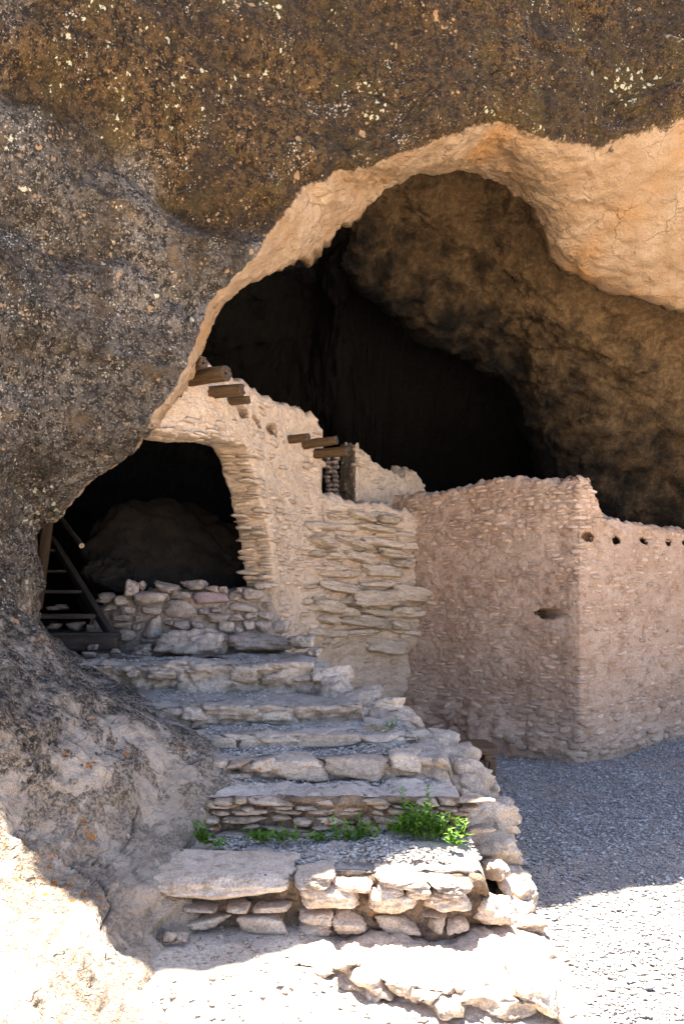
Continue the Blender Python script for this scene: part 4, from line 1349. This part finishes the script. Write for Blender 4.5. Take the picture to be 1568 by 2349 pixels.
# gravel and grit on the treads
def tread_grit(i, n, x0, x1, y0, y1, mat, size, seed, dz=.0):
    rg2 = np.random.default_rng(seed)
    x = rg2.uniform(x0, x1, n)
    yy = rg2.uniform(y0, y1, n)
    s = STEPS[i]
    z = s['z'] + dz + .01 +   .55 * (0.075 * fbm(np.stack([x, yy, x * 0 + s['z']], -1) * 1.8, 3, 70 + i))
    o = pebbles('grit', np.stack([x, yy, z], -1) - 0, rg2.gamma(4, size, n) + .002, mat, stair, seed)
    return o


tread_grit(1, 3800, -.75, .75, 4.28, 4.78, M_TGRIT, .0018, 31)
tread_grit(2, 300, -.9, .6, 4.95, 5.2, M_TGRIT, .0015, 32)
tread_grit(3, 1400, -1.0, .5, 5.35, 5.62, M_TGRIT, .0015, 33)
tread_grit(4, 1300, -1.0, .5, 5.75, 6.1, M_TGRIT, .0015, 34)
tread_grit(5, 700, -1.6, -.6, 6.3, 7.0, M_TGRIT, .0015, 35)
tread_grit(6, 1600, -2.4, -.6, 7.1, 8.0, M_TGRIT, .0018, 36)

# ------------------------------------------------------------------ beams sticking out of the tall wall
def log_mesh(name, L, r, seed, mat_side, mat_end):
    rg2 = np.random.default_rng(seed)
    n, m = 30, 28
    t = np.linspace(0, 1, n)
    a = np.linspace(0, 2 * math.pi, m, endpoint=False)
    T, A = np.meshgrid(t, a, indexing='ij')
    q = np.stack([T * L * 3, np.cos(A) * 1.3 + seed, np.sin(A) * 1.3], -1)
    groove = -0.07 * np.exp(-((np.sin(A * 1.5 + seed + .4 * perlin(q, 2))) / .06)**2)
    rr = r * (1 + .10 * fbm(q, 3, seed) + .04 * fbm(q * W(.6, 5, 5), 3, seed + 1) + groove) * (1 - .08 * T)
    x = T * L + .10 * r * 0
    x = x + (T > .97) * .35 * r * fbm(np.stack([np.cos(A) * 2, np.sin(A) * 2, A * 0 + seed], -1), 3, seed)
    V = np.stack([x, rr * np.cos(A), rr * np.sin(A)], -1)
    rings = [V]
    for f, dx in ((.85, .02), (.55, -.02), (.2, -.05)):
        e = V[-1].copy()
        e[:, 1:] *= f
        e[:, 0] = V[-1, :, 0] * .3 + L * .7 + dx * r * 3 + .1 * r * rg2.normal(0, 1, m)
        rings.append(e[None])
    V = np.concatenate(rings)
    nn = len(V)
    F = []
    for i in range(nn - 1):
        for j in range(m):
            F.append((i * m + j, i * m + (j + 1) % m, (i + 1) * m + (j + 1) % m, (i + 1) * m + j))
    me = mesh_from(name, V.reshape(-1, 3), F)
    me.materials.append(mat_side)
    me.materials.append(mat_end)
    mi = np.repeat((np.arange(nn - 1) >= n - 1), m).astype(np.int32)
    me.polygons.foreach_set('material_index', mi)
    return me


BEAMS = [  # start and end in the picture, radius in picture units
    (400, 845, 468, 832, 14, 6.75, 'stubby charred beam end highest up, half behind the cliff edge'),
    (430, 868, 520, 856, 19, 7.0, 'thickest dark brown log beam below the cliff edge'),
    (478, 901, 556, 894, 15, 7.25, 'second dark log beam from the cliff edge with split end'),
    (515, 922, 571, 917, 9.5, 7.55, 'thin short log beam right above the empty sockets'),
    (655, 1009, 708, 1003, 10, 9.15, 'short split log beam left of the wall end'),
    (688, 1022, 772, 1009, 10.5, 9.35, 'long pale log beam pointing up at the wall end'),
    (715, 1042, 798, 1035, 12, 9.75, 'lowest log beam reaching across the gap to the inner wall'),
]
for k, (x0, y0, x1, y1, r, Y, lab) in enumerate(BEAMS):
    u = float(TW.u_of(x0 + 12))
    n2 = TW.nor(np.array(u))
    Y0 = float(TW.xy(TW.u_of(np.array(x0 + 10.)))[1])
    A = P(x0, y0, Y0)
    # runs out along the wall normal until it reaches x1
    dx, dy = float(n2[0]), float(n2[1])
    if k >= 4:
        dx, dy = .93, -.36
    k1 = (x1 - 784) / FPX
    t = (k1 * A[1] - A[0]) / (dx - k1 * dy)
    B = W(A[0] + dx * t, A[1] + dy * t, 0)
    B[2] = EYE - (y1 - HOR) / FPX * B[1]
    ax = Vector(B - A)
    Ln = ax.length
    me = log_mesh('roof_beam', Ln + .15, r / FPX * Y0, 20 + k, M_LOG, M_LOGEND)
    o = link('roof_beam', me)
    M = ax.to_track_quat('X', 'Z').to_matrix().to_4x4()
    M.translation = Vector(A) - ax.normalized() * .15
    o.matrix_world = M
    tag(o, lab, 'beam', 'roof beams in the tall wall')

# rubble in the narrow gap beside the lowest beam
rub = empty('rubble_stack', (-.2, 11.3, 2.6), 'dark dry-laid stones filling the narrow gap under the lowest beam', 'rubble')
sp = []
for r_ in range(9):
    for c_ in range(2):
        ctr = P(752 + 16 * c_ + rg.uniform(-3, 3), 1052 + r_ * 10.5, 11.35)
        sp.append((ctr, W(1, 0, rg.normal(0, .1)), W(0, -1, 0), W(0, 0, 1), .06, .12, .033))
place_stones('stone', sp, stone_lib('dark_stone', M_DARKROCK, 6, 4), rub, 40, 5)

# ------------------------------------------------------------------ wooden stair into the dark room
ws = empty('wooden_stair', P(180, 1490, 8.0), 'dark weathered plank stair rising left into the dark room', 'stair')
WSO = np.array(ws.location)


def bevel_box(name, c, ax, ay, az, sx, sy, sz, mat, parent, seed=0):
    V, F = quad_sphere(8)
    q = np.sum(np.abs(V)**14, 1)**(1 / 14)
    V = V / q[:, None]
    V = V * (1 + .03 * fbm(V * W(1, 3, 3) + seed, 3, seed)[:, None])
    me = mesh_from(name, V * W(sx, sy, sz), F)
    me.materials.append(mat)
    M = frame(np.array(c) - WSO if parent is ws else c, ax, ay, az, 1, 1, 1)
    return link(name, me, None, parent, M)


run = W(-.62, .78, 0)                       # the way up
acr = W(.78, .62, 0) * 1.0
acr = W(.97, .10, 0) / np.linalg.norm([.97, .10])
for k, (x0, x1, y, Y, th, dp) in enumerate(((96, 262, 1462, 7.95, .075, .16), (88, 214, 1414, 8.3, .045, .14), (88, 183, 1357, 8.65, .03, .13), (98, 147, 1310, 9.0, .025, .12), (60, 120, 1262, 9.3, .025, .12))):
    c = P((x0 + x1) / 2 - 20, y, Y)
    hw = (x1 - x0 + 40) / 2 / FPX * Y
    bevel_box('tread', c + W(0, dp, 0), acr, W(-acr[1], acr[0], 0), W(0, 0, 1), hw, dp, th / 1.0 * .6, M_PLANK, ws, k)
    if k == 0:
        bevel_box('kick_board', P((x0 + x1) / 2 - 20, 1476, Y - .05), acr, W(-acr[1], acr[0], 0), W(0, 0, 1), hw + .02, .04, .075, M_PLANK, ws, 9)
a, b = P(258, 1462, 8.15), P(118, 1235, 9.6)
axd = (b - a) / np.linalg.norm(b - a)
sd = np.cross(axd, W(0, 0, 1))
sd /= np.linalg.norm(sd)
bevel_box('stringer', (a + b) / 2, axd, sd, np.cross(axd, sd), np.linalg.norm(b - a) / 2, .035, .045, M_PLANK, ws, 11)
a, b = P(40, 1470, 8.0), P(20, 1200, 9.3)
axd = (b - a) / np.linalg.norm(b - a)
bevel_box('stringer', (a + b) / 2, axd, sd, np.cross(axd, sd), np.linalg.norm(b - a) / 2, .035, .06, M_PLANK, ws, 12)
me = log_mesh('post', 1.05, .062, 55, M_POST, M_LOGEND)
a, b = P(82, 1395, 7.75), P(113, 1172, 7.75)
M = Vector(b - a).to_track_quat('X', 'Z').to_matrix().to_4x4()
M.translation = Vector(a - WSO)
link('post', me, None, ws, M)
me = log_mesh('handrail_pole', 1.2, .03, 57, M_PLANK, M_CUT)
a, b = P(112, 1155, 8.9), P(188, 1252, 8.0)
M = Vector(b - a).to_track_quat('X', 'Z').to_matrix().to_4x4()
M.translation = Vector(b) - Vector(b - a).normalized() * 1.2
o = link('handrail_pole', me)
o.matrix_world = M
tag(o, 'dark round handrail pole with pale sawn end above the plank stair', 'pole')
for k in range(9):
    o = hero_stone('loose_stone', px_stone(*((98, 1345 + 45, 128, 1400, 8.6), (150, 1425, 190, 1448, 8.4), (100, 1428, 135, 1445, 8.4), (192, 1430, 215, 1447, 8.4),
                                              (185, 1495, 215, 1512, 7.6), (215, 1500, 240, 1516, 7.5), (120, 1385, 150, 1400, 8.8), (250, 1488, 270, 1502, 7.7), (195, 1478, 222, 1494, 7.8))[k], .1),
                   M_DARKROCK, None, 520 + k, 8)
    tag(o, ('small dark stone low behind the second plank tread', 'flat grey stone between the two lowest plank treads', 'reddish stone at the left between the two lowest plank treads',
            'small grey stone at the right between the two lowest plank treads', 'small stone on the landing below the plank stair', 'small stone on the landing right below the plank stair',
            'small dark stone behind the middle plank tread', 'small stone where plank stair meets rubble wall', 'flat stone under the lowest plank tread')[k], 'stone', 'small stones around the plank stair')

# ------------------------------------------------------------------ bench behind the staircase
be = empty('bench', (1.2, 7.4, 0), 'low dark wooden bench half hidden behind the stair edging', 'bench')
WSO_keep = WSO


def bench_part(name, c, sx, sy, sz, mat, seed, ax=(1, 0, 0), az=(0, 0, 1)):
    V, F = quad_sphere(8)
    q = np.sum(np.abs(V)**14, 1)**(1 / 14)
    V = V / q[:, None] * (1 + .03 * fbm(V * 2 + seed, 3, seed)[:, None])
    me = mesh_from(name, V * W(sx, sy, sz), F)
    me.materials.append(mat)
    ay = np.cross(az, ax)
    link(name, me, None, be, frame(np.array(c) - W(1.2, 7.4, 0), ax, ay, az, 1, 1, 1))


M_BENCH = wood('dark_bench_wood', (.11, .062, .035), (.17, .10, .055), (.04, .026, .018))
bench_part('seat_plank', (.98, 7.28, .43), .44, .085, .03, M_BENCH, 1)
bench_part('seat_plank', (1.0, 7.46, .43), .44, .085, .03, M_BENCH, 2)
bench_part('seat_plank', (.97, 7.64, .43), .44, .085, .03, M_BENCH, 3)
bench_part('cleat', (1.32, 7.46, .37), .035, .26, .035, M_BENCH, 4)
bench_part('cleat', (.66, 7.46, .37), .035, .26, .035, M_BENCH, 5)
for k, (lx, ly) in enumerate(((1.32, 7.26), (1.32, 7.66), (.66, 7.26), (.66, 7.66))):
    bench_part('leg', (lx + (.03 if lx > 1 else -.03), ly, .17), .035, .035, .19, M_BENCH, 6 + k, (1, 0, -.15 if lx > 1 else .15), (.15 if lx > 1 else -.15, 0, 1))

# ------------------------------------------------------------------ weeds and dry grass
def leaf_strip(base, d, side, L, w, droop, nseg=4):
    """a narrow pointed leaf bending down"""
    t = np.linspace(0, 1, nseg + 1)
    mid = base + d[None] * (t * L)[:, None] + W(0, 0, -1)[None] * (droop * L * t**2)[:, None]
    ww = w * np.sin(np.clip(t * 1.05 + .12, 0, 1) * math.pi)**.8
    ww[-1] = 0.0005
    fold = W(0, 0, 1)[None] * (ww * .25)[:, None]
    return mid - side[None] * ww[:, None] + fold, mid, mid + side[None] * ww[:, None] + fold


def strips_mesh(name, strips, origin):
    V, F, b = [], [], 0
    for l, m, r in strips:
        n = len(m)
        V += [l, m, r]
        for i in range(n - 1):
            F.append((b + i, b + n + i, b + n + i + 1, b + i + 1))
            F.append((b + n + i, b + 2 * n + i, b + 2 * n + i + 1, b + n + i + 1))
        b += 3 * n
    return mesh_from(name, np.concatenate(V) - np.array(origin), F)


def weed(x, y, Y, z, height, spread, nst, seed, lab, leafl=.05, group='green weeds on the stairs'):
    rg2 = np.random.default_rng(seed)
    X = (x - 784) / FPX * Y
    base = W(X, Y, z)
    pl = empty('weed', base, lab, 'plant', group)
    leaves, stems = [], []
    for s in range(nst):
        a = rg2.uniform(0, 6.283)
        ln = rg2.uniform(.15, .55)
        d = W(math.cos(a) * ln, math.sin(a) * ln, 1)
        d /= np.linalg.norm(d)
        b0 = base + W(rg2.normal(0, spread), rg2.normal(0, spread * .45), 0)
        H = height * rg2.uniform(.55, 1.15)
        sdv = W(-d[1], d[0], 0.01)
        sdv /= np.linalg.norm(sdv)
        stems.append(leaf_strip(b0, d, sdv, H, .0022, .0))
        nl = max(5, int(H / .011))
        for q in range(nl):
            f = (q + .5) / nl
            aa = q * 2.4 + rg2.uniform(-.3, .3)
            e = W(math.cos(aa), math.sin(aa), rg2.uniform(.35, 1.1))
            e /= np.linalg.norm(e)
            sv = np.cross(e, W(0, 0, 1))
            sv /= np.linalg.norm(sv)
            L = leafl * (1.5 - .6 * f) * rg2.uniform(.75, 1.2)
            leaves.append(leaf_strip(b0 + d * H * f, e, sv, L, L * .15, rg2.uniform(.1, .5)))
    link('stems', strips_mesh('stems', stems, base), M_BLADE, pl)
    link('leaves', strips_mesh('leaves', leaves, base), M_LEAF, pl)


def tuft(x, y, Y, z, height, nbl, spread, seed, mat, lab, group='grass tufts on the stairs'):
    rg2 = np.random.default_rng(seed)
    base = W((x - 784) / FPX * Y, Y, z)
    pl = empty('grass_tuft', base, lab, 'grass', group)
    bl = []
    for s in range(nbl):
        a = rg2.uniform(0, 6.283)
        ln = rg2.uniform(.1, .9)
        d = W(math.cos(a) * ln, math.sin(a) * ln, 1)
        d /= np.linalg.norm(d)
        sv = np.cross(d, W(0, 0, 1) + W(.01, .02, 0))
        sv /= np.linalg.norm(sv)
        bl.append(leaf_strip(base + W(rg2.normal(0, spread), rg2.normal(0, spread * .5), 0), d, sv, height * rg2.uniform(.5, 1.1), .0016, rg2.uniform(.1, .8), 5))
    link('blades', strips_mesh('blades', bl, base), mat, pl)


TZ = .385
weed(468, 1945, 4.55, TZ, .13, .028, 9, 1, 'leafy green weed at the left end of the gravel tread beside the cliff')
weed(508, 1952, 4.5, TZ, .06, .02, 4, 2, 'tiny green seedling right of the leftmost weed')
weed(600, 1935, 4.6, TZ, .07, .04, 10, 3, 'low spreading green weed left of the middle of the riser')
weed(645, 1932, 4.6, TZ, .075, .04, 9, 4, 'low spreading green weed beside the middle of the riser')
weed(727, 1922, 4.62, TZ, .075, .035, 8, 5, 'small green weed alone at the middle of the riser foot')
weed(826, 1912, 4.62, TZ, .14, .05, 12, 6, 'medium green weed left of the tallest weeds')
weed(915, 1895, 4.62, TZ + .04, .11, .03, 9, 7, 'bright green weed just left of the tallest weed')
weed(965, 1890, 4.60, TZ + .03, .26, .035, 13, 8, 'tallest green weed on the gravel tread', .06)
weed(1005, 1895, 4.58, TZ + .03, .14, .03, 10, 9, 'bushy green weed right of the tallest weed')
weed(1055, 1925, 4.55, TZ + .03, .14, .02, 6, 10, 'narrow green weed against the edging stones in shade')
weed(1043, 1965, 4.42, TZ + .03, .10, .018, 6, 11, 'small sunlit yellowish green weed at the shadow edge')
weed(893, 1690, 5.75, .86, .09, .03, 8, 12, 'small dark green weed beside dry grass on the upper kerb', .03)
tuft(842, 1905, 4.64, TZ, .20, 26, .02, 20, M_BLADE, 'tall thin green grass tuft among the weeds left of the tallest')
tuft(985, 1900, 4.56, TZ + .02, .16, 46, .035, 21, M_BLADE, 'thin grass tuft at the foot of the tallest weed')
tuft(858, 1698, 5.72, .86, .10, 80, .05, 22, M_DRY, 'straw coloured dry grass tuft on the upper kerb')
tuft(350, 2150, 3.95, .02, .17, 40, .03, 23, M_DRY, 'dry grass tuft in the corner between cliff and lowest riser')

# single pebbles that stand out on the ground
for k, (x0, y0, x1, y1, Y, lab) in enumerate(((372, 2142, 402, 2165, 3.85, 'pale angular stone in the shade at the foot of the riser'), (402, 2150, 428, 2162, 3.87, 'small flat stone right of the pale angular stone'),
                                              (567, 1948, 588, 1963, 4.55, 'pale pebble on the gravel tread among the weeds'), (564, 1806, 580, 1820, 5.0, 'round pebble on the second tread'))):
    o = hero_stone('pebble', px_stone(x0, y0, x1, y1, Y, .04), M_STAIR_UP, None, 940 + k, 8, noise=.12)
    tag(o, lab, 'stone', 'single stones on the stairs')

bpy.context.view_layer.update()
print('objects', len(bpy.data.objects), 'tris', sum(len(m.loop_triangles) if m.loop_triangles else len(m.polygons) * 2 for m in bpy.data.meshes))
